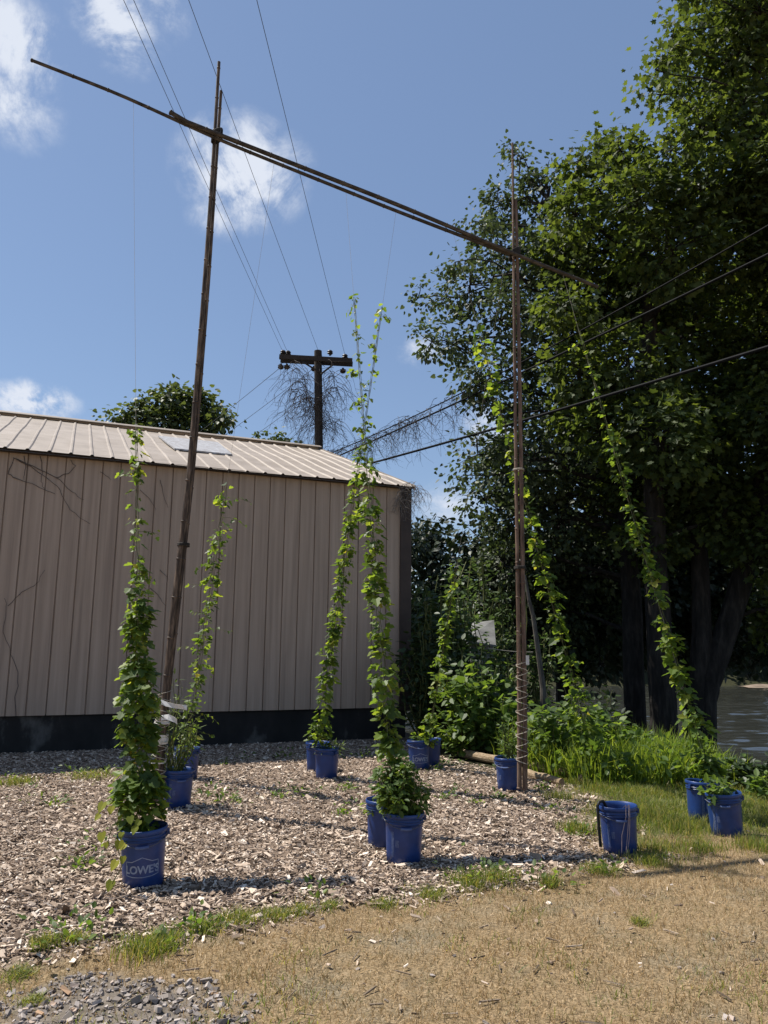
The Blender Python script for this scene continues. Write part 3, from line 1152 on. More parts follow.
BK = {}
BK['a'] = place_bucket(143, 886, 'blue bucket with clear white house logo, nearest at the left, holding the thickest vine', True, facing(143, 886) - 0.04, (0.03, -0.045), 1.02)
BK['b'] = place_bucket(177, 807, 'blue bucket standing beside the foot of the left cane upright', False, facing(177, 803) + 0.2)
BK['c'] = place_bucket(186, 778, 'blue bucket in the shade by the wall behind the left cane upright', False, facing(185, 776) - 0.5)
BK['d'] = place_bucket(317, 771, 'partly hidden blue bucket at the left of the pair below the wall', False, 0.9)
BK['e'] = place_bucket(326.5, 778, 'blue bucket at the front right of the pair below the wall', False, 2.4)
BK['f'] = place_bucket(384, 845, 'partly hidden blue bucket tucked behind the leafy bushy bucket', False, 1.4)
BK['g'] = place_bucket(403.5, 861, 'large near blue bucket overflowing with a bushy green plant', False, facing(403, 856) + 0.1, (0.02, 0.01), 1.0)
BK['h'] = place_bucket(419.5, 768, 'far blue bucket with small white house logo by the building corner', True, facing(419, 764) + 0.15, (-0.02, -0.03))
BK['i'] = place_bucket(430, 765, 'blue bucket almost hidden behind the far logo bucket', False, 2.0)
BK['j'] = place_bucket(509.5, 791, 'blue bucket at the foot of the right cane upright', False, facing(509, 787) - 0.3, (0.02, -0.02))
BK['k'] = place_bucket(620.5, 852, 'blue bucket without a plant, black strap hung over its rim', False, facing(620, 847) + 0.15, (0.0, -0.03))
BK['l'] = place_bucket(703, 821, 'partly hidden blue bucket at the left of the right-hand pair', False, 0.4, (0, 0.05))
BK['m'] = place_bucket(727.5, 835, 'blue bucket at the front right of the right-hand pair in the grass', False, facing(727, 831) + 0.05, (0.03, -0.05))

# strap and strings on the plantless bucket
kb = BK['k'].location
st = MB()
pts = [Vector((kb.x - 0.10, kb.y - 0.02, 0.33)), Vector((kb.x - 0.135, kb.y - 0.05, 0.392)), Vector((kb.x - 0.17, kb.y - 0.06, 0.39)), Vector((kb.x - 0.187, kb.y - 0.065, 0.36)), Vector((kb.x - 0.183, kb.y - 0.068, 0.2)), Vector((kb.x - 0.178, kb.y - 0.07, 0.1)), Vector((kb.x - 0.176, kb.y - 0.07, 0.055))]
st.tube(pts, 0.012, 8)
tag(st.build('strap', M['hose'], smooth=True), 'black strap hanging down the left side of the plantless bucket', 'strap')
st = MB()
for dx in (-0.01, 0.012, 0.02):
    pts = [Vector((kb.x + dx, kb.y - 0.02, 0.3)), Vector((kb.x + 0.02 + dx, kb.y - 0.152, 0.385)), Vector((kb.x + 0.016 + dx, kb.y - 0.163, 0.3)), Vector((kb.x - 0.01 + dx * 2, kb.y - 0.155, 0.16)), Vector((kb.x - 0.02 + dx * 1.5, kb.y - 0.15, 0.03))]
    st.tube(pts, 0.0026, 4)
tag(st.build('loose_string', noisy('pink_string', [(0, (0.33, 0.24, 0.24)), (1, (0.5, 0.4, 0.38))], 20, 0.9)), 'loose pinkish string hanging over the front of the plantless bucket', 'string')

# ------------------------------------------------------------------ twine and climbing vines
def twine(label, a, b, r=0.0013, sag=0.05):
    mb = MB()
    pts = [a.lerp(b, i / 20) - Vector((0, 0, sag * 4 * (i / 20) * (1 - i / 20))) for i in range(21)]
    mb.tube(pts, r, 5)
    tag(mb.build('twine', M['twine']), label, 'twine', 'climbing twines under the crossbar')


def vine(label, way, prof, kind='hop', mat='hop', lsize=(0.05, 0.1), shoot=(0.5, 0.16), group='climbing vines on twine'):
    """way: (px, py, Y) from the bucket up; prof: (py, radius m, leaves per m)"""
    ctrl = [P(*w) for w in way]
    pys = [w[1] for w in way]
    pts, py = [], []
    for i in range(len(ctrl) - 1):
        k = max(2, int((ctrl[i + 1] - ctrl[i]).length / 0.03))
        for j in range(k):
            pts.append(ctrl[i].lerp(ctrl[i + 1], j / k))
            py.append(pys[i] + (pys[i + 1] - pys[i]) * j / k)
    pts.append(ctrl[-1])
    py.append(pys[-1])
    root = thing('climbing_vine', label, 'vine', pts[0], group)
    pr = sorted(prof)
    ppy, prad, pden = [a[0] for a in pr], [a[1] for a in pr], [a[2] for a in pr]
    mb = MB()
    for sgn in (0, 2.1, 4.2):
        q = []
        for i in range(0, len(pts), 2):
            r = min(0.02, np.interp(py[i], ppy, prad) * 0.2)
            w = i * 0.25 + sgn
            q.append(pts[i] + Vector((math.cos(w) * r, math.sin(w) * r, 0)))
        if len(q) > 2:
            mb.tube(q, 0.0022, 4)
    mb.build('stem', M['stem'], root)
    pos, tip, nor, size = [], [], [], []
    clump_phase = random.uniform(0, 6)
    for i in range(len(pts) - 1):
        seg = (pts[i + 1] - pts[i]).length
        rad = float(np.interp(py[i], ppy, prad))
        den = float(np.interp(py[i], ppy, pden)) * seg * (1.5 if len(label) and lsize[0] >= 0.045 else 1.0)
        # leaves sit at nodes: modulate along the stem
        z = pts[i].z
        mod = 0.45 + 1.1 * (0.5 + 0.5 * math.sin(z * 21 + clump_phase + 2 * math.sin(z * 5.3))) ** 2
        bulge = 0.75 + 0.5 * (0.5 + 0.5 * math.sin(z * 9.0 + clump_phase * 2))
        n = np.random.default_rng(i + 1000 * len(label)).poisson(den * mod)
        for _ in range(n):
            w = random.uniform(0, 2 * math.pi)
            rr = rad * bulge * math.sqrt(random.uniform(0.05, 1)) * 0.9
            rv = Vector((math.cos(w), math.sin(w), 0))
            s = random.uniform(*lsize) * (0.42 + 0.6 * min(1, rad / 0.09)) * random.choice((0.6, 0.8, 1.0, 1.0, 1.2))
            pos.append(pts[i] + rv * rr + Vector((0, 0, random.gauss(0, 0.02))))
            tip.append(rv * random.uniform(0.4, 1.0) + Vector((random.gauss(0, .35), random.gauss(0, .35), random.uniform(-1.0, 0.15))))
            nor.append(rv * 0.5 + Vector((random.gauss(0, .35), random.gauss(0, .35), 0.8)))
            size.append(s)
    z = 0.0
    rs = random.Random(len(label))
    for i in range(1, len(pts) - 1):
        z += (pts[i + 1] - pts[i]).length
        if z > shoot[0] * rs.uniform(0.6, 1.3):
            z = 0.0
            w = rs.uniform(0, 6.28)
            d = Vector((math.cos(w), math.sin(w) * 0.6, rs.uniform(-0.1, 0.5)))
            q = [pts[i]]
            ln = shoot[1] * rs.uniform(0.5, 1.2)
            for k in range(6):
                d = d + Vector((rs.gauss(0, .2), rs.gauss(0, .2), -0.12))
                d.normalize()
                q.append(q[-1] + d * ln / 6)
                for _ in range(rs.choice((1, 1, 2))):
                    pos.append(q[-1] + Vector((rs.gauss(0, .015), rs.gauss(0, .015), rs.gauss(0, .015))))
                    tip.append(d * 0.6 + Vector((rs.gauss(0, .5), rs.gauss(0, .5), -0.5)))
                    nor.append(Vector((rs.gauss(0, .4), rs.gauss(0, .4), 1)))
                    size.append(rs.uniform(*lsize) * 0.65)
            sb = MB()
            sb.tube(q, 0.0018, 4)
            sb.build('shoot', M['stem'], root)
    leaf_cloud('leaves', pos, tip, nor, size, kind, M[mat], root)
    return root


def bar_pt(px, py):
    return P(px, py, BAR_Y(px, py))


def hang(label, px, py, end):
    twine(label, bar_pt(px, py), end)


def along(a, b, steps, bend=0.0):
    """pixel/depth way points along the straight 3-D line a->b (pixels with Y)"""
    A, B = P(*a), P(*b)
    out = []
    inv = (Matrix.Translation((0, 0, EYE)) @ CAM_R.to_4x4()).inverted()
    for i in range(steps + 1):
        p = A.lerp(B, i / steps)
        c = inv @ p
        out.append((384 + F_PX * c.x / -c.z, 512 - F_PX * c.y / -c.z, p.y))
    return out


yA = BK['a'].location.y
w = along((140, 832, yA), (133.5, 103, BAR_Y(133.5, 103)), 30)
vine('dense tall vine climbing its twine from the nearest left logo bucket', [p for p in w if p[1] > 424],
     [(840, .11, 700), (800, .155, 900), (740, .155, 900), (690, .115, 760), (655, .10, 600), (630, .085, 460), (600, .08, 300), (570, .07, 160), (548, .06, 60), (520, .055, 48), (500, .055, 48), (470, .055, 110), (450, .06, 100), (424, .035, 70)], lsize=(.04, .09))
hang('twine from the left arm of the crossbar down the densest left vine', 133.5, 103, P(*w[0]))

yC = BK['c'].location.y
w = along((187, 748, yC), (274, 163, BAR_Y(274, 163)), 30)
vine('wispy vine in front of the siding just right of the left cane upright', [p for p in w if p[1] > 476],
     [(750, .16, 150), (700, .11, 150), (660, .09, 140), (620, .085, 130), (580, .09, 140), (550, .10, 120), (520, .11, 90), (495, .10, 70), (476, .07, 40)], lsize=(.04, .08), shoot=(0.2, 0.34))
hang('faint twine from the crossbar to the wispy vine by the left upright', 274, 163, P(*w[0]))
yE = BK['e'].location.y
w3 = along((318, 742, yE), (396, 212, BAR_Y(396, 212)), 30)
vine('slender vine leaning right from the bucket pair below the wall', [p for p in w3 if p[1] > 286],
     [(745, .13, 190), (700, .1, 170), (650, .085, 160), (600, .08, 150), (550, .08, 140), (500, .08, 120), (450, .07, 70), (420, .05, 22), (350, .05, 20), (286, .04, 24)], lsize=(.048, .09))
hang('twine from the crossbar to the vine above the bucket pair below the wall', 396, 212, P(*w3[0]))
yG = BK['g'].location.y
w4 = along((393, 800, yG), (346, 193, BAR_Y(346, 193)), 30)
vine('tall vine leaning left from the bushy near bucket past the roof', [p for p in w4 if p[1] > 285],
     [(800, .13, 160), (770, .12, 200), (745, .10, 190), (700, .095, 170), (650, .10, 170), (600, .09, 150), (550, .085, 130), (500, .085, 110), (460, .08, 75), (430, .05, 30), (350, .05, 20), (285, .04, 20)], lsize=(.045, .088))
hang('twine from the crossbar to the vine of the bushy near bucket', 346, 193, P(*w4[0]))
yH = BK['h'].location.y
w5 = along((428, 742, yH), (506, 253, BAR_Y(506, 253)), 30)
vine('short slim vine above the far logo bucket by the building corner', [p for p in w5 if p[1] > 545],
     [(745, .12, 130), (720, .08, 100), (660, .075, 100), (620, .075, 80), (545, .05, 30)], lsize=(.05, .095))
hang('twine from the crossbar to the slim vine by the building corner', 506, 253, P(*w5[0]))
w6 = along((588, 735, 9.7), (453, 232, BAR_Y(453, 232)), 30)
vine('vine rising from the weeds and crossing behind the right cane upright', [p for p in w6 if p[1] > 312],
     [(740, .22, 120), (700, .15, 120), (660, .11, 85), (600, .10, 75), (550, .10, 65), (500, .085, 50), (440, .07, 38), (380, .085, 48), (340, .09, 40), (312, .06, 30)], lsize=(.058, .11))
hang('twine from the crossbar to the vine rising out of the weeds', 453, 232, P(*w6[0]))
yM = BK['l'].location.y
w7 = along((714, 790, yM), (563, 275, BAR_Y(563, 275)), 30)
vine('long slanting vine from the right-hand bucket pair before the trees', [p for p in w7 if p[1] > 330],
     [(795, .14, 230), (760, .14, 260), (730, .12, 210), (690, .095, 150), (640, .085, 140), (590, .08, 120), (540, .075, 90), (500, .07, 70), (460, .07, 50), (425, .055, 26), (330, .05, 9)], lsize=(.05, .095))
hang('twine from the right arm of the crossbar to the slanting vine', 563, 275, P(*w7[0]))


def bushy(name, label, cat, px, py, Y, rx, rz, n, kind, mat, ls, base_z=None, upright=0.4, stems=10, group=None, ry=None):
    """a leafy plant: many stems fanning from the base with leaves along them"""
    c = P(px, py, Y)
    bz = base_z if base_z is not None else hz(c.x, c.y)
    root = thing(name, label, cat, (c.x, c.y, bz), group)
    ry = ry or rx
    ht = c.z + rz - bz
    mb = MB()
    pos, tip, nor, size = [], [], [], []
    per = max(1, n // stems)
    for s in range(stems):
        a = random.uniform(0, 2 * math.pi)
        k = math.sqrt(random.uniform(0.02, 1))
        top = Vector((c.x + math.cos(a) * rx * k, c.y + math.sin(a) * ry * k, bz + ht * (1 - 0.45 * k * k) * random.uniform(0.7, 1.0)))
        b0 = Vector((c.x + math.cos(a) * rx * k * 0.3, c.y + math.sin(a) * ry * k * 0.3, bz))
        pts = crooked(b0, top, 6, 0.03 * ht)
        mb.tube(pts, [0.006 * (1.3 - i / 6) * max(1, ht) for i in range(7)], 4)
        for j in range(per):
            t = random.uniform(0.12, 1.0) ** 0.7 * 5.99
            i = int(t)
            p = pts[i].lerp(pts[i + 1], t - i)
            d = Vector((random.gauss(0, 1), random.gauss(0, 1), random.gauss(-0.1, 0.5))).normalized()
            sz = random.uniform(*ls)
            pos.append(p + d * random.uniform(0.1, 1.0) * (0.10 * max(rx, rz) + sz * 0.6))
            tip.append(d + Vector((0, 0, random.uniform(-0.5, 0.3))))
            nor.append(Vector((random.gauss(0, .4), random.gauss(0, .4), 1)) + d * 0.3)
            size.append(sz)
    mb.build('stem', M['stem'], root)
    leaf_cloud('leaves', pos, tip, nor, size, kind, M[mat], root)
    return root


gl = BK['g'].location
bushy('potted_plant', 'bushy fine-leaved green plant filling the large near bucket', 'plant', 400, 772, gl.y, 0.2, 0.19, 1500, 'oval', 'shrub', (.03, .06), base_z=gl.z + 0.27, stems=44)
fl = BK['f'].location
bushy('potted_plant', 'small sparse plant spilling over the bucket behind the bushy one', 'plant', 375, 815, fl.y - 0.05, 0.1, 0.06, 70, 'oval', 'hop_dull', (.035, .06), base_z=fl.z + 0.27, stems=9)
al = BK['a'].location
bl = BK['b'].location
bushy('potted_plant', 'sparse grey-green plant around the taped foot of the left upright', 'plant', 174, 700, bl.y, 0.26, 0.28, 420, 'lance', 'hop_dull', (.05, .09), base_z=bl.z + 0.27, stems=30)
jl = BK['j'].location
bushy('potted_plant', 'dense small-leaved plant in the bucket at the right upright', 'plant', 513, 735, jl.y, 0.18, 0.3, 420, 'lance', 'shrub', (.04, .08), base_z=jl.z + 0.27, stems=26)
el = BK['e'].location
bushy('potted_plant', 'small grassy plant leaning out of the bucket pair below the wall', 'plant', 331, 742, el.y, 0.17, 0.05, 90, 'lance', 'hop_dull', (.06, .11), base_z=el.z + 0.27, stems=14)
ml = BK['m'].location
bushy('potted_plant', 'broad-leaved plant topping the right-hand pair of buckets', 'plant', 716, 782, ml.y, 0.13, 0.07, 120, 'hop', 'shrub', (.045, .08), base_z=ml.z + 0.27, stems=16)
hl = BK['h'].location
bushy('potted_plant', 'low pale plant over the rim of the far logo bucket', 'plant', 424, 735, hl.y, 0.15, 0.06, 90, 'hop', 'hop', (.05, .08), base_z=hl.z + 0.27, stems=12)

# yellowing runner trailing over the front-left bucket
pix = [(140, 822), (122, 818), (112, 826), (108, 842), (118, 848), (122, 866), (112, 884)]
root = thing('trailing_runner', 'yellowing vine runner trailing over the rim of the left logo bucket', 'vine', P(128, 830, al.y - 0.16))
mb = MB()
pts = [P(a, b, al.y - 0.2 - 0.005 * i) for i, (a, b) in enumerate(pix)]
mb.tube(pts, 0.003, 5)
mb.build('stem', M['stem'], root)
pos, tip, nor, size = [], [], [], []
for a, b, s in [(104, 808, .1), (112, 812, .08), (102, 838, .1), (106, 848, .06), (120, 846, .09), (126, 850, .07), (117, 866, .1), (123, 862, .07), (112, 886, .1), (130, 822, .08), (140, 826, .07), (136, 832, .08), (122, 838, .07), (100, 820, .07)]:
    pos.append(P(a, b - 6, al.y - 0.21))
    tip.append(Vector((random.uniform(-.6, .3), -0.4, -0.7)))
    nor.append(Vector((random.uniform(-.3, .3), -0.7, 0.6)))
    size.append(s * 0.75)
leaf_cloud('leaves', pos, tip, nor, size, 'heart', M['yellow'], root)

# ------------------------------------------------------------------ logs and timbers
def log(name, label, a, b, r, mat, cat):
    a, b = Vector(a), Vector(b)
    mb = MB()
    n = 10
    pts = crooked(a, b, n, r * 0.06)
    mb.tube(pts, [r * (1 - 0.15 * i / n) for i in range(n + 1)], 12, jitter=0.03)
    tag(mb.build(name, mat, smooth=False), label, cat)


g1, g2 = G(457, 757), G(573, 783)
log('log', 'long pale peeled log lying along the mulch edge behind the right upright', (g1.x, g1.y, .07), (g2.x + .02, g2.y + 0.08, .10), 0.062, M['log'], 'log')
g1, g2 = G(522, 775), G(562, 787)
log('log', 'short darker log lying against the front of the long pale log', (g1.x, g1.y, .045), (g2.x, g2.y, .05), 0.052, M['log'], 'log')
g1, g2 = G(580, 785), G(668, 781)
mb = MB()
d = (g2 - g1)
mb.box(((g1 + g2) / 2) + Vector((0, 0, 0.06)), d.length, 0.11, 0.12, Matrix.Rotation(math.atan2(d.y, d.x), 3, 'Z'))
tag(mb.build('edging_timber', M['timber']), 'dark weathered edging timber half hidden in front of the tall weeds', 'timber')

# ------------------------------------------------------------------ utility pole and lines
PY = 25.0
pole_top = P(318, 351, PY)
pole_bot = Vector((P(323, 470, PY).x + 0.1, PY, 0))
up = thing('utility_pole', 'dark wooden utility pole with a double crossarm behind the building roof', 'utility pole', pole_bot)
mb = MB()
mb.tube([pole_bot.lerp(pole_top, i / 10) for i in range(11)], [0.165 - 0.035 * i / 10 for i in range(11)], 14)
mb.build('pole', M['polewood'], up)
ca, cb = P(280, 358.5, PY), P(352.5, 362.5, PY)
dirc = (cb - ca).normalized()
rot = Matrix.Rotation(math.atan2(dirc.y, dirc.x), 3, 'Z') @ Matrix.Rotation(-math.asin(dirc.z), 3, 'Y')
for k in (-1, 1):
    mb = MB()
    mb.box((ca + cb) / 2 + Vector((0, k * 0.16, 0)), (cb - ca).length, 0.09, 0.16, rot)
    mb.build('crossarm', M['polewood'], up)


def insulator(p, h=0.2, s=1.0, down=False):
    mb = MB()
    z = -1 if down else 1
    mb.lathe([(0.0, 0), (0.03 * s, 0), (0.03 * s, .05 * z), (.085 * s, .07 * z), (.06 * s, .11 * z), (.085 * s, .13 * z), (.05 * s, .18 * z), (.0, .2 * z)], 10, p)
    mb.build('insulator', M['ceramic'], up)


for px, py in ((283, 354), (288, 354.5), (330, 354), (345, 358)):
    insulator(P(px, py + 1.5, PY - 0.1), s=1.2)
for px, py in ((281, 364), (287, 364), (343, 368), (314, 366)):
    insulator(P(px, py, PY + 0.1), down=True, s=1.3)
mb = MB()
mb.tube([P(331, 355, PY), P(329, 352, PY)], 0.04, 6)
mb.build('insulator', M['ceramic'], up)
for s0, s1 in (((303, 362), (319, 372)), ((334, 364), (321, 374))):
    mb = MB()
    mb.tube([P(*s0, PY - 0.22), P(*s1, PY - 0.2)], 0.03, 6)
    mb.build('brace', M['polewood'], up)


def line(name, label, a, b, r, mat, sag=0.0, ext=0.0, cat='cable', n=30, group=None):
    b2 = a + (b - a) * (1 + ext)
    pts = [a.lerp(b2, i / n) - Vector((0, 0, sag * 4 * (i / n) * (1 - i / n))) for i in range(n + 1)]
    mb = MB()
    mb.tube(pts, r, 6)
    tag(mb.build(name, mat), label, cat, group)
    return pts


GW = 'overhead wires on the utility pole'
line('power_wire', 'leftmost of the four thin wires crossing the sky to the crossarm', P(283, 352, PY), P(124, -2, 10.5), 0.0055, M['conductor'], 0.05, 0.5, 'wire', group=GW)
line('power_wire', 'second from left of the four thin wires crossing the sky', P(287.5, 352, PY), P(134, -2, 10.5), 0.0055, M['conductor'], 0.05, 0.5, 'wire', group=GW)
line('power_wire', 'third from left of the four thin sky wires, passing the left upright tip', P(318, 350, PY), P(189, -2, 10.5), 0.0055, M['conductor'], 0.05, 0.5, 'wire', group=GW)
line('power_wire', 'rightmost of the four thin wires crossing the sky to the crossarm', P(345, 355, PY), P(257, -2, 10.5), 0.0055, M['conductor'], 0.05, 0.5, 'wire', group=GW)
line('power_wire', 'upper of three thin wires running from the pole down behind the building', P(281, 367, PY + .1), P(100, 498, 62), 0.009, M['conductor'], 0.4, 0, 'wire', group=GW)
line('power_wire', 'middle of three thin wires running from the pole down behind the building', P(314, 368, PY + .1), P(100, 515, 62), 0.009, M['conductor'], 0.4, 0, 'wire', group=GW)
line('power_wire', 'lower of three thin wires running from the pole down behind the building', P(343, 371, PY + .1), P(100, 534, 62), 0.009, M['conductor'], 0.4, 0, 'wire', group=GW)
c1 = line('phone_cable', 'thin uppermost black cable running from the pole across the big trees', P(322, 457, PY), P(768, 213, 12), 0.016, M['cable'], 0.35, 0.25, group='black cables to the pole')
c2 = line('phone_cable', 'middle black cable running from the pole across the big trees', P(322, 463, PY), P(768, 250, 12), 0.024, M['cable'], 0.12, 0.25, group='black cables to the pole')
c3 = line('phone_cable', 'thick lowest black cable running from the pole across the trees', P(322, 476, PY), P(768, 343, 11.5), 0.03, M['cable'], 0.1, 0.25, group='black cables to the pole')


def dead_tangle(label, starts, n, drop, spread, r=0.01, mat='deadvine', side=1.0, twigs=4, cat='dead vine'):
    """bare hanging tendrils"""
    mb = MB()
    for _ in range(n):
        a = random.choice(starts)
        a = Vector(a) + Vector((random.gauss(0, spread * .12), random.gauss(0, .12), random.gauss(0, spread * 0.12)))
        ln = drop * random.uniform(0.35, 1.0)
        pts = [a]
        d = Vector((random.gauss(0, 0.8) * side, random.gauss(0, .4), random.uniform(-0.4, 0.5)))
        k = 9
        for i in range(k):
            d = d * 0.82 + Vector((random.gauss(0, 0.28), random.gauss(0, 0.18), -0.26))
            d.normalize()
            pts.append(pts[-1] + d * ln / k)
        mb.tube(pts, [r * (1 - 0.75 * i / k) for i in range(k + 1)], 3, cap=False)
        for _t in range(twigs):
            i = random.randrange(1, k)
            b = pts[i] + Vector((random.gauss(0, 1), random.gauss(0, .5), random.gauss(-0.7, .5))) * ln * 0.16
            m = pts[i].lerp(b, 0.5) + Vector((random.gauss(0, .02), 0, random.gauss(0, .03)))
            mb.tube([pts[i], m, b], [r * 0.5, r * 0.4, r * 0.2], 3, cap=False)
    tag(mb.build('dead_vine', M[mat]), label, cat, 'dead vines on pole and cables')


dead_tangle('bare dead vine tangle hanging from the utility pole and its crossarm',
            [P(294, 366, PY), P(300, 380, PY), P(305, 395, PY), P(312, 405, PY), P(318, 415, PY), P(322, 395, PY), P(322, 425, PY), P(330, 372, PY), P(336, 385, PY), P(300, 390, PY), P(308, 400, PY), P(330, 420, PY)], 210, 2.1, 1.0, 0.010)
dead_tangle('bare dead tendrils hanging from the black cables beside the pole',
            [c1[i] for i in range(0, 13)] + [c2[i] for i in range(0, 13)] + [c1[i].lerp(c2[i], .5) for i in range(0, 11)], 200, 1.5, 0.6, 0.008)
cp = bw(0.05, -0.05, EAVE_Z - 0.1)
dead_tangle('pale dry vine tuft hanging from the roof corner of the building', [cp, cp + Vector((.15, 0, 0)), cp + Vector((-.1, 0, -.1))], 70, 0.75, 0.6, 0.005, 'deadvine_pale')

# ------------------------------------------------------------------ trees
def tree(name, label, base, trunk_way, blobs, Y, mat, kind, ls, per, cat='tree', bark='bark', group=None, tr=(0.35, 0.2), dj=1.2, cl=14, fine=0.30, twig_r=0.018, limbs=True, extra=None):
    """trunk_way: 3-D points up the trunk; blobs: (px, py, radius px[, Y]) lobes of foliage"""
    base = Vector(base)
    root = thing(name, label, cat, base, group)
    mb = MB()
    way = [Vector(p) for p in trunk_way]
    pts = []
    for i in range(len(way) - 1):
        for k in range(5):
            pts.append(way[i].lerp(way[i + 1], k / 5))
    pts.append(way[-1])
    for _ in range(2):
        q = pts[:]
        for i in range(1, len(pts) - 1):
            q[i] = pts[i] * 0.5 + (pts[i - 1] + pts[i + 1]) * 0.25
        pts = q
    n = len(pts)
    rad = [tr[0] + (tr[1] - tr[0]) * (i / (n - 1)) for i in range(n)]
    rad[0] *= 1.35
    if n > 2:
        rad[1] *= 1.12
    mb.tube(pts, rad, 14, jitter=0.05)
    if extra:
        for ew, r0, r1 in extra:
            ep = [Vector(p) for p in ew]
            full = []
            for i in range(len(ep) - 1):
                for k in range(4):
                    full.append(ep[i].lerp(ep[i + 1], k / 4))
            full.append(ep[-1])
            mb.tube(full, [r0 + (r1 - r0) * i / (len(full) - 1) for i in range(len(full))], 10, jitter=0.05)
            pts = pts + full
            rad = rad + [r0 + (r1 - r0) * i / (len(full) - 1) for i in range(len(full))]
    pos, tip, nor, size = [], [], [], []
    for bl in blobs:
        px, py, rp = bl[:3]
        yy = (bl[3] if len(bl) > 3 else Y + random.uniform(-dj, dj))
        c = P(px, py, yy)
        R = rp / F_PX * yy
        # limb from the trunk
        best = min(range(len(pts)), key=lambda i: (pts[i] - c).length + max(0, pts[i].z - c.z + 0.5) * 2.0)
        a = pts[best]
        if limbs:
            r0 = min(rad[best] * 0.6, 0.03 + 0.035 * R)
            q = crooked(a, c, 7, 0.05 * (c - a).length, -0.06 * (c - a).length)
            mb.tube(q, [r0 * (1 - 0.75 * i / 7) for i in range(8)], 6, cap=False)
        ncl = max(3, int(per * R * R / cl))
        dirs = rand_dirs(ncl)
        rr = R * rng.uniform(0.25, 1.0, ncl) ** 0.5 * rng.uniform(0.8, 1.03, ncl)
        cc = np.array(c)[None] + dirs * rr[:, None] * np.array([1, 1, 0.85])[None]
        for i in range(ncl):
            cvec = Vector(cc[i])
            if limbs and i % 2 == 0:
                m = c.lerp(cvec, 0.5) + Vector((random.gauss(0, .06), random.gauss(0, .06), random.gauss(0, .06))) * R
                mb.tube([c, m, cvec], [twig_r, twig_r * 0.7, twig_r * 0.3], 4, cap=False)
            k = rng.poisson(cl) + 2
            sg = fine * (0.6 + 0.7 * random.random())
            off = rng.normal(size=(k, 3)) * sg * np.array([1, 1, 0.7])
            pos.append(cc[i][None] + off)
            out = norm(off + dirs[i][None] * 0.25)
            tip.append(out + np.array([0, 0, -0.55])[None] + rng.normal(size=(k, 3)) * 0.3)
            nor.append(rng.normal(size=(k, 3)) * 0.5 + np.array([0, 0, 0.8])[None] + dirs[i][None] * 0.25)
            size.append(rng.uniform(ls[0], ls[1], k))
    mb.build('trunk', M[bark], root)
    leaf_cloud('crown', np.concatenate(pos), np.concatenate(tip), np.concatenate(nor), np.concatenate(size), kind, M[mat], root)
    return root


def gz(p, dz=-0.15):
    return Vector((p.x, p.y, hz(p.x, p.y) + dz))


# left cottonwood-like tree: its trunk is the left ivy-wrapped one
b1 = gz(P(636, 720, 19.5))
tree('riverside_tree', 'dark small-leaved tree whose crown reaches farthest left over the sky', b1,
     [b1, P(634, 690, 19.5), P(632, 600, 19.5), P(624, 500, 19.6), P(606, 420, 19.8), P(585, 340, 20), P(566, 270, 20), P(548, 200, 20)],
     [(455, 262, 14), (470, 285, 36), (440, 300, 26), (418, 298, 15), (432, 342, 26), (455, 345, 34), (480, 375, 34), (505, 250, 46), (478, 222, 22), (500, 205, 30), (540, 205, 40), (525, 178, 18), (518, 160, 9), (513, 152, 7), (548, 172, 18),
      (530, 280, 55), (560, 250, 55), (590, 300, 60), (540, 340, 55), (500, 320, 40), (520, 390, 48), (565, 380, 60), (486, 400, 24), (478, 455, 26), (500, 455, 36), (465, 475, 20), (484, 500, 32), (530, 460, 50), (510, 520, 38),
      (560, 520, 60), (600, 470, 60), (590, 570, 50, 22), (545, 570, 45, 22), (505, 565, 40, 21.5), (620, 400, 60), (560, 615, 34, 22), (600, 625, 34, 22.5), (568, 190, 20)],
     20.0, 'cotton', 'heart', (.085, .15), 560, tr=(0.28, 0.14), dj=1.6, cl=26, fine=0.21)
# sycamore with broad leaves
b2 = gz(P(664, 722, 18.0))
tree('riverside_tree', 'broad-leaved yellow-green tree with a straight trunk in the middle of the riverside group', b2,
     [b2, P(662, 690, 18), P(657, 600, 18), P(654, 500, 18), P(652, 400, 18), P(648, 300, 18), P(630, 200, 18)],
     [(597, 155, 26), (580, 160, 22), (620, 150, 26), (600, 190, 40), (575, 215, 34), (570, 250, 40), (640, 200, 50), (610, 250, 50), (560, 305, 36), (600, 310, 50), (650, 290, 60), (580, 370, 42), (630, 370, 60), (690, 330, 60), (610, 430, 46),
      (590, 420, 30), (660, 440, 60), (700, 420, 60), (640, 500, 50, 19.5), (690, 510, 60, 19.5), (740, 480, 60, 19), (672, 250, 60), (650, 480, 45, 18.3), (690, 470, 50, 18.3), (720, 520, 45, 18.2), (650, 545, 36, 18.4)],
     17.6, 'syc', 'syc', (.09, .175), 640, tr=(0.33, 0.16), dj=1.8, cl=16, fine=0.24)
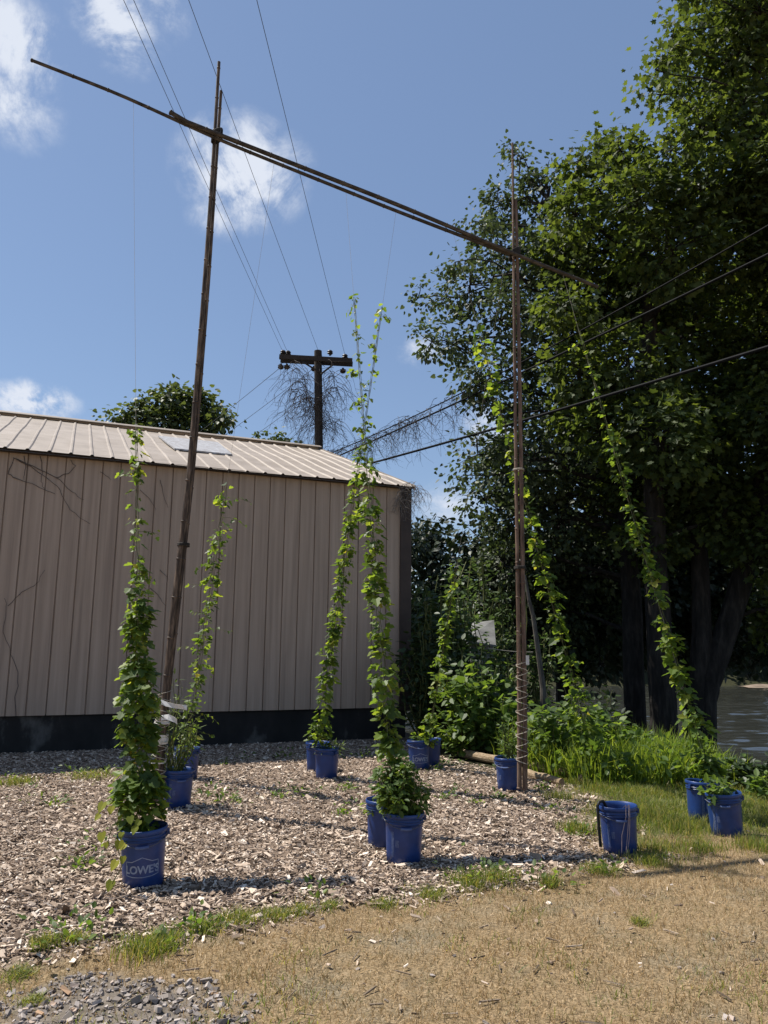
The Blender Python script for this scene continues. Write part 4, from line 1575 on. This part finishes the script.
# right big tree leaning out of frame
b3 = gz(P(697, 722, 18.6))
tree('riverside_tree', 'largest tree with a thick forked trunk leaning right out of the frame', b3,
     [b3, P(702, 705, 18.5), P(712, 670, 18.45), P(730, 620, 18.4), P(754, 540, 18.2), P(772, 430, 18), P(790, 300, 17.6), P(800, 150, 17.2), P(800, 20, 17)],
     [(672, 45, 24), (655, 70, 15), (690, 30, 24), (660, 95, 18), (690, 85, 36), (715, 15, 30), (735, 55, 46), (760, 10, 50), (700, 130, 40), (672, 150, 26), (740, 120, 50), (775, 90, 60), (705, 185, 44), (750, 190, 56), (780, 160, 50), (735, 250, 56),
      (780, 270, 60), (760, 340, 60), (730, 390, 40), (780, 420, 60), (800, 0, 70), (840, 100, 80), (850, 220, 90), (840, 340, 90), (850, 450, 80), (780, 540, 50), (880, 20, 80), (770, -60, 70), (840, -90, 80), (700, -20, 30), (720, -50, 40), (780, 610, 40)],
     17.0, 'syc', 'syc', (.09, .165), 800, tr=(0.30, 0.2), dj=2.0, cl=16, fine=0.26,
     extra=[([P(699, 710, 18.5), P(702, 630, 18.5), P(700, 560, 18.6), P(690, 480, 18.8), P(672, 380, 19), P(668, 300, 19)], 0.27, 0.1)])
# deeper trees on the near bank that close the background
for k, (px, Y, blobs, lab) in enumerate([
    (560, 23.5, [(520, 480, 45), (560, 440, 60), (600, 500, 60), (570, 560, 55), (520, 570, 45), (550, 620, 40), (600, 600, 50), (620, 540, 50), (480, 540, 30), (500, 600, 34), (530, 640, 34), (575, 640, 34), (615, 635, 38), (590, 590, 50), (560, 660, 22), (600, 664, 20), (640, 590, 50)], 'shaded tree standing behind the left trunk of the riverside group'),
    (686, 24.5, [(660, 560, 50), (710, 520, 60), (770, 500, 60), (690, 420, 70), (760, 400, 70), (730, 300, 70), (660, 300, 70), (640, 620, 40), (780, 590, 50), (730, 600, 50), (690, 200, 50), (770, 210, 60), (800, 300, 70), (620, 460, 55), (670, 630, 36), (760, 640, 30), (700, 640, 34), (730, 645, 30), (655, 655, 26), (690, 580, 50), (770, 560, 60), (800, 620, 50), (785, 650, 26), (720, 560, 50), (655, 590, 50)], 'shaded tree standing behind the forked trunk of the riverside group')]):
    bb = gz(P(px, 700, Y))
    tree('riverside_tree', lab, bb, [bb, P(px + 3, 600, Y), P(px + 6, 450, Y), P(px - 4, 330, Y)], blobs, Y, 'shaded_bankleaf', 'heart', (.13, .24), 420, tr=(0.25, 0.1), dj=1.2, cl=16, fine=0.34)

# trees far behind the building
b5 = Vector((P(168, 420, 40).x, 40, 0))
tree('background_tree', 'round green tree rising above the building ridge at the left', b5, [b5, P(170, 470, 40), P(170, 425, 40)],
     [(122, 424, 16), (107, 421, 8), (140, 418, 18), (150, 404, 14), (170, 402, 20), (183, 394, 10), (195, 402, 16), (208, 412, 18), (222, 418, 12), (170, 425, 24), (200, 428, 20), (140, 432, 16), (168, 392, 8), (120, 436, 14), (190, 445, 30), (150, 448, 30)],
     40, 'farleaf', 'heart', (.18, .32), 420, tr=(0.4, 0.2), cl=18, fine=0.3, twig_r=0.03)
b6 = Vector((P(272, 445, 45).x, 45, 0))
tree('background_tree', 'small treetop just showing above the ridge left of the utility pole', b6, [b6, P(272, 470, 45), P(272, 450, 45)],
     [(262, 446, 8), (272, 440, 8), (283, 443, 7), (272, 452, 14)], 45, 'farleaf', 'heart', (.18, .3), 420, tr=(0.3, 0.15), cl=12, fine=0.35, dj=.5)

# wooded far bank: trees one can tell apart only dimly, each its own thing
fx = [1, 6, 11, 16, 21, 26, 31, 36, 41, 46, 51, 56, 62]
places = ['leftmost', 'second from left', 'third from left', 'fourth from left', 'fifth from left', 'sixth from left', 'middle', 'sixth from right', 'fifth from right', 'fourth from right', 'third from right', 'second from right', 'rightmost']
for k, x in enumerate(fx):
    Y = 97 + random.uniform(-4, 5)
    h = random.uniform(13, 17)
    z0 = hz(x, Y)
    bb = Vector((x, Y, z0 - 0.2))
    pxs = []
    inv = (Matrix.Translation((0, 0, EYE)) @ CAM_R.to_4x4()).inverted()
    for _ in range(11):
        p = Vector((x + random.uniform(-3.2, 3.2), Y, z0 + random.uniform(0.5, h)))
        c = inv @ p
        pxs.append((384 + F_PX * c.x / -c.z, 512 - F_PX * c.y / -c.z, random.uniform(17, 25)))
    for xx in (-3, -1, 1, 3):
        p = Vector((x + xx, Y - 3, z0 + 0.6))
        c = inv @ p
        pxs.append((384 + F_PX * c.x / -c.z, 512 - F_PX * c.y / -c.z, 15, Y - 5))
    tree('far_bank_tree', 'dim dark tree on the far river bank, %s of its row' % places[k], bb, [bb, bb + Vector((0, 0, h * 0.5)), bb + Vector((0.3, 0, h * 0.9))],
         pxs, Y, 'shaded_bankleaf', 'tri', (.5, .9), 48, tr=(0.4, 0.15), cl=12, fine=0.9, group='trees on the far bank', twig_r=0.05, dj=2)

# ------------------------------------------------------------------ shrubs and weeds
bushy('shrub', 'bright broad-leaved shrub between the building corner and the right upright', 'shrub', 482, 690, 12.0, 0.72, 0.66, 1100, 'heart', 'shrub', (.08, .15), stems=46)
bushy('shrub', 'low broad-leaved shrub at the base of the weeds left of the logs', 'shrub', 462, 725, 11.7, 0.45, 0.3, 420, 'heart', 'shrub', (.07, .13), stems=26)
bushy('shrub', 'dense leafy shrub just right of the right cane upright', 'shrub', 560, 715, 10.4, 0.6, 0.35, 900, 'heart', 'shrub', (.07, .13), stems=44)
bushy('shrub', 'leafy shrub under the vine that rises out of the weeds', 'shrub', 606, 722, 10.6, 0.5, 0.3, 600, 'heart', 'shrub', (.07, .13), stems=34)
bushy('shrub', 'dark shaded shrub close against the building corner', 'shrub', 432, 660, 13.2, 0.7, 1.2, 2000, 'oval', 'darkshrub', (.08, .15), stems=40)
bushy('shrub', 'tall dim shrub with pale upper leaves behind the building corner', 'shrub', 440, 610, 15.5, 1.0, 1.25, 3600, 'oval', 'feather', (.09, .17), stems=70)
bushy('shrub', 'feathery grey-green shrub behind the white-roofed hut', 'shrub', 490, 590, 19.5, 1.7, 1.2, 5200, 'oval', 'feather', (.1, .19), stems=90)
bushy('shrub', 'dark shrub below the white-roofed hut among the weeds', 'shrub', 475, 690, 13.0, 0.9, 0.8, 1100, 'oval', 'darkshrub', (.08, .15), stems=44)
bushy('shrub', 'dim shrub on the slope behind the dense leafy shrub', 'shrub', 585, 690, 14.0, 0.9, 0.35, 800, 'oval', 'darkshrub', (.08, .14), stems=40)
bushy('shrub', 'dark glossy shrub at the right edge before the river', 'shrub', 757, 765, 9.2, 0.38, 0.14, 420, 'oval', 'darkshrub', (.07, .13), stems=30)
bushy('shrub', 'bright leafy weed at the foot of the dark right-edge shrub', 'shrub', 766, 778, 8.6, 0.25, 0.12, 200, 'oval', 'shrub', (.06, .11), stems=20)
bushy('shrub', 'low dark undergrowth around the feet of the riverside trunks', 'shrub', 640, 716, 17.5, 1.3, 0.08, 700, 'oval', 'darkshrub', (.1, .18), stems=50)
bushy('shrub', 'loose leafy shrub growing up in front of the white-roofed hut', 'shrub', 494, 655, 14.5, 0.42, 0.22, 520, 'oval', 'shrub', (.07, .14), stems=26)
# thin leaning trunk
lb = gz(P(543, 700, 15))
mb = MB()
mb.tube([lb, P(543, 688, 15), P(538, 650, 15), P(533, 615, 15), P(529, 600, 15), P(525, 575, 15)], [.065, .058, .05, .042, .035, .02], 10, jitter=.05)
tag(mb.build('bare_trunk', M['bark_pale']), 'thin pale bare trunk leaning just right of the right upright', 'trunk')
# small white-roofed hut among the shrubs
hc = P(486, 640, 17.5)
h0 = hz(hc.x, hc.y)
hut = thing('hut', 'small hut with a white sheet roof half hidden among the shrubs', 'hut', (hc.x, hc.y, h0))
mb = MB()
z1 = P(486, 638, 17.5).z
mb.box((hc.x - 0.12, hc.y + 0.25, (h0 + z1) / 2 - 0.2), 0.5, 0.9, z1 - h0 + 0.35)
mb.build('wall', M['greypanel'], hut)
mb = MB()
p = [P(464, 640, 17.0), P(496, 645, 17.0), P(494, 620, 17.9), P(472, 623, 17.9)]
q = [v - Vector((0, 0, .04)) for v in p]
mb.add(p + q, [(0, 1, 2, 3), (7, 6, 5, 4), (0, 4, 5, 1), (1, 5, 6, 2), (2, 6, 7, 3), (3, 7, 4, 0)])
mb.build('roof', M['whitepanel'], hut)
line('string_line', 'thin pale line strung level behind the right cane upright', P(488, 648, 14), P(533, 652, 14), 0.006, M['twine'], 0.02, 0, 'line')


# ------------------------------------------------------------------ ground scatter (stuff)
def scatter(n, x0, x1, y0, y1, prob):
    x = rng.uniform(x0, x1, n)
    y = rng.uniform(y0, y1, n)
    vis = np.abs(x) < y * 0.56 + 0.5
    k = (rng.random(n) < prob(x, y)) & vis
    return x[k], y[k]


def front_gap(x, y):
    """signed distance behind the front wall of the building (positive in front)"""
    return (x - B0.x) * Nf.x + (y - B0.y) * Nf.y


# wood chips
x, y = scatter(270000, -7, 4, 3.6, 13.5, lambda x, y: np.clip(mulch_amount(x, y) * 1.0 + 0.006, 0, 1) * np.clip((5.6 / y) ** 1.5, 0.3, 1) * (front_gap(x, y) > 0.05) * np.where((x > 0.7) & (y > 11.4 - (x - 1.03) * 1.62), 0, 1))
n = len(x)
Lc = rng.gamma(1.7, 0.0145, n) + 0.009
slabs('wood_chips', np.stack([x, y, height(x, y) + rng.uniform(0.002, 0.024, n)], 1), Lc, Lc * rng.uniform(0.15, 0.5, n), rng.uniform(0.003, 0.008, n), rng.uniform(0, 6.28, n), rng.normal(0, 0.28, n), M['chip'])
tag(bpy.data.objects['wood_chips'], 'pale brown wood chip mulch spread around the buckets', 'mulch', kind='stuff')

# dry grass
x, y = scatter(150000, -3.5, 5.5, 3.0, 7.0, lambda x, y: np.clip(1 - mulch_amount(x, y), 0, 1) * np.clip(1 - 0.6 * gravel_amount(x, y), 0, 1) * np.clip(0.35 + 1.0 * fbm(x * 3, y * 3, 77), 0, 1))
n = len(x)
hgt = rng.uniform(0.008, 0.05, n) * (0.5 + 0.9 * fbm(x * 2.2, y * 2.2, 17))
blades('dry_grass', np.stack([x, y, height(x, y)], 1), hgt, rng.uniform(0.002, 0.0042, n), rng.normal(0, 0.022, (n, 2)), M['straw'])
tag(bpy.data.objects['dry_grass'], 'short dry straw-coloured grass across the foreground', 'grass', kind='stuff')


# green grass on the right and along the mulch edge
def green_prob(x, y):
    fy = np.interp(x, FRONT[:, 0], FRONT[:, 1])
    edge = np.exp(-((y - fy + 0.02) / 0.16) ** 2) * sstep(0.48, 0.62, fbm(x * 1.7, y * 1.7, 55)) * 0.9
    patch = 0.22 * sstep(0.5, 0.66, fbm(x * 2.3, y * 2.3, 88)) * (1 - mulch_amount(x, y))
    return np.clip(green_amount(x, y) * 1.1 * sstep(0.3, 0.55, fbm(x * 2.6, y * 2.6, 61)) + 0.2 * green_amount(x, y) + edge + patch, 0, 1)


x, y = scatter(260000, -4, 6.5, 3.2, 10.5, green_prob)
n = len(x)
gb = green_amount(x, y)
hgt = rng.uniform(0.018, 0.06, n) * (1 + 1.4 * gb)
blades('green_grass', np.stack([x, y, height(x, y)], 1), hgt, rng.uniform(0.003, 0.006, n), rng.normal(0, 0.03, (n, 2)) * (1 + gb[:, None]), M['grass'])
tag(bpy.data.objects['green_grass'], 'green grass around the right buckets and along the mulch edge', 'grass', kind='stuff')

# leafy weeds mixed into the tall grass
x, y = scatter(5200, 1.4, 4.2, 9.0, 10.6, lambda x, y: sstep(0.42, 0.6, fbm(x * 2.4, y * 2.4, 93)) * sstep(9.0, 9.35, y) * (y > 11.55 - (x - 1.03) * 1.62))
n = len(x)
zt = rng.uniform(0.05, 1.0, n) ** 0.8 * (0.25 + 0.4 * fbm(x * 1.8, y * 1.8, 12))
leaf_cloud('leafy_weeds', np.stack([x, y, height(x, y) + zt], 1), rng.normal(size=(n, 3)) + np.array([0, -0.3, 0.2]), rng.normal(size=(n, 3)) * 0.4 + np.array([0, 0, 1.0]), rng.uniform(0.05, 0.12, n), 'oval', M['shrub'])
tag(bpy.data.objects['leafy_weeds'], 'leafy green weeds mixed into the tall grass before the river', 'weeds', kind='stuff')

# tufts of green grass along the mulch edge
tufts = [(45, 948, 14, 8), (75, 942, 12, 6), (145, 952, 24, 10), (165, 945, 18, 8), (205, 932, 14, 6), (240, 922, 20, 6), (275, 918, 16, 6), (300, 912, 12, 5), (330, 908, 10, 4), (470, 884, 22, 7), (500, 880, 18, 6), (550, 886, 9, 7), (600, 872, 16, 5), (650, 862, 20, 6),
         (575, 832, 16, 8), (640, 820, 24, 10), (680, 830, 24, 9), (660, 850, 30, 6), (755, 850, 20, 8), (20, 975, 14, 4), (385, 905, 14, 4), (430, 896, 14, 4), (20, 785, 14, 6), (90, 778, 22, 4), (600, 790, 26, 6), (640, 795, 26, 6), (700, 850, 20, 6), (560, 800, 16, 5), (35, 1000, 10, 4), (640, 925, 8, 4)]
bs = []
for a_, b_, rw, k in tufts:
    g = G(a_, b_)
    sc_ = g.y / F_PX
    for _ in range(int(rw * 22)):
        bs.append((g.x + random.gauss(0, 0.5) * rw * sc_, g.y + random.gauss(0, 0.5) * rw * sc_ * 1.1, k * sc_ * random.uniform(0.9, 2.1)))
bs = np.array(bs)
n = len(bs)
blades('grass_tufts', np.stack([bs[:, 0], bs[:, 1], height(bs[:, 0], bs[:, 1])], 1), bs[:, 2], rng.uniform(0.003, 0.006, n), rng.normal(0, 0.028, (n, 2)), M['grass'])
tag(bpy.data.objects['grass_tufts'], 'green grass tufts dotted along the front edge of the mulch', 'grass', kind='stuff')

# tall bright grass in front of the river
x, y = scatter(26000, 1.3, 5.6, 9.0, 11.8, lambda x, y: sstep(1.5, 2.0, x) * (y > 11.55 - (x - 1.03) * 1.62) * sstep(9.05, 9.5, y + 0.3 * (fbm(x * 2, y * 2, 5) - .5)) * sstep(4.5, 3.9, x + 0.1 * (y - 9)) * (0.4 + 0.6 * (y < 10.6)))
n = len(x)
hgt = rng.uniform(0.22, 0.62, n) * (0.75 + 0.5 * fbm(x * 1.8, y * 1.8, 12))
blades('tall_grass', np.stack([x, y, height(x, y)], 1), hgt, rng.uniform(0.009, 0.02, n), rng.normal(0, 0.12, (n, 2)), M['tallgrass'], droop=0.5)
tag(bpy.data.objects['tall_grass'], 'tall bright green weeds and grass before the river', 'weeds', kind='stuff')

# gravel and loose stones
x, y = scatter(22000, -3, 4, 3.0, 4.7, lambda x, y: np.clip(gravel_amount(x, y) * 0.9 + 0.016 * (y < 3.7) + 0.002, 0, 1))
n = len(x)
Ls = 0.009 + rng.gamma(2.2, 0.0062, n)
slabs('gravel', np.stack([x, y, height(x, y) + Ls * 0.08 + rng.uniform(0, 0.006, n)], 1), Ls, Ls * rng.uniform(0.5, 0.95, n), Ls * rng.uniform(0.2, 0.42, n), rng.uniform(0, 6.28, n), rng.normal(0, 0.35, n), M['stone'])
tag(bpy.data.objects['gravel'], 'patch of grey crushed gravel and loose stones in the foreground', 'gravel', kind='stuff')

# twigs in the dry grass
x, y = scatter(220, -2.6, 3.4, 3.1, 4.9, lambda x, y: (1 - mulch_amount(x, y)) * 0.5)
n = len(x)
slabs('twigs', np.stack([x, y, height(x, y) + 0.014], 1), rng.uniform(0.03, 0.13, n), rng.uniform(.004, .011, n), rng.uniform(.004, .009, n), rng.uniform(0, 6.28, n), rng.normal(0, .1, n), M['twig'])
tag(bpy.data.objects['twigs'], 'scattered twigs and bark scraps in the dry foreground grass', 'twigs', kind='stuff')

# low weeds sprouting through the mulch
spots = [(10, 783), (35, 800), (60, 804), (75, 775), (105, 776), (210, 798), (232, 803), (250, 760), (285, 758), (275, 800), (225, 765), (345, 790), (400, 800), (455, 795), (445, 800), (385, 760), (360, 812), (340, 815), (300, 795), (480, 805),
         (500, 800), (545, 790), (575, 835), (560, 812), (130, 800), (160, 945), (200, 930), (75, 940), (470, 880), (570, 780), (500, 770), (95, 850), (80, 868), (430, 770), (450, 765), (320, 900), (360, 757), (545, 885), (490, 875), (610, 870)]
pos, tip, nor, size = [], [], [], []
for a, b in spots:
    g = G(a + random.uniform(-4, 4), b)
    s0 = random.uniform(0.05, 0.13)
    for _ in range(random.randrange(24, 60)):
        d = Vector((random.gauss(0, 1), random.gauss(0, 1), 0)) * s0
        h = abs(random.gauss(0, 0.5)) * s0
        pos.append((g.x + d.x, g.y + d.y, hz(g.x + d.x, g.y + d.y) + h))
        tip.append((d.x * 6 + random.gauss(0, .4), d.y * 6 + random.gauss(0, .4), random.uniform(.0, .9)))
        nor.append((random.gauss(0, .3), random.gauss(0, .3), 1))
        size.append(random.uniform(0.025, 0.06))
wd = leaf_cloud('low_weeds', pos, tip, nor, size, 'oval', M['shrub'])
tag(wd, 'small green weeds sprouting through the wood chips', 'weeds', kind='stuff')
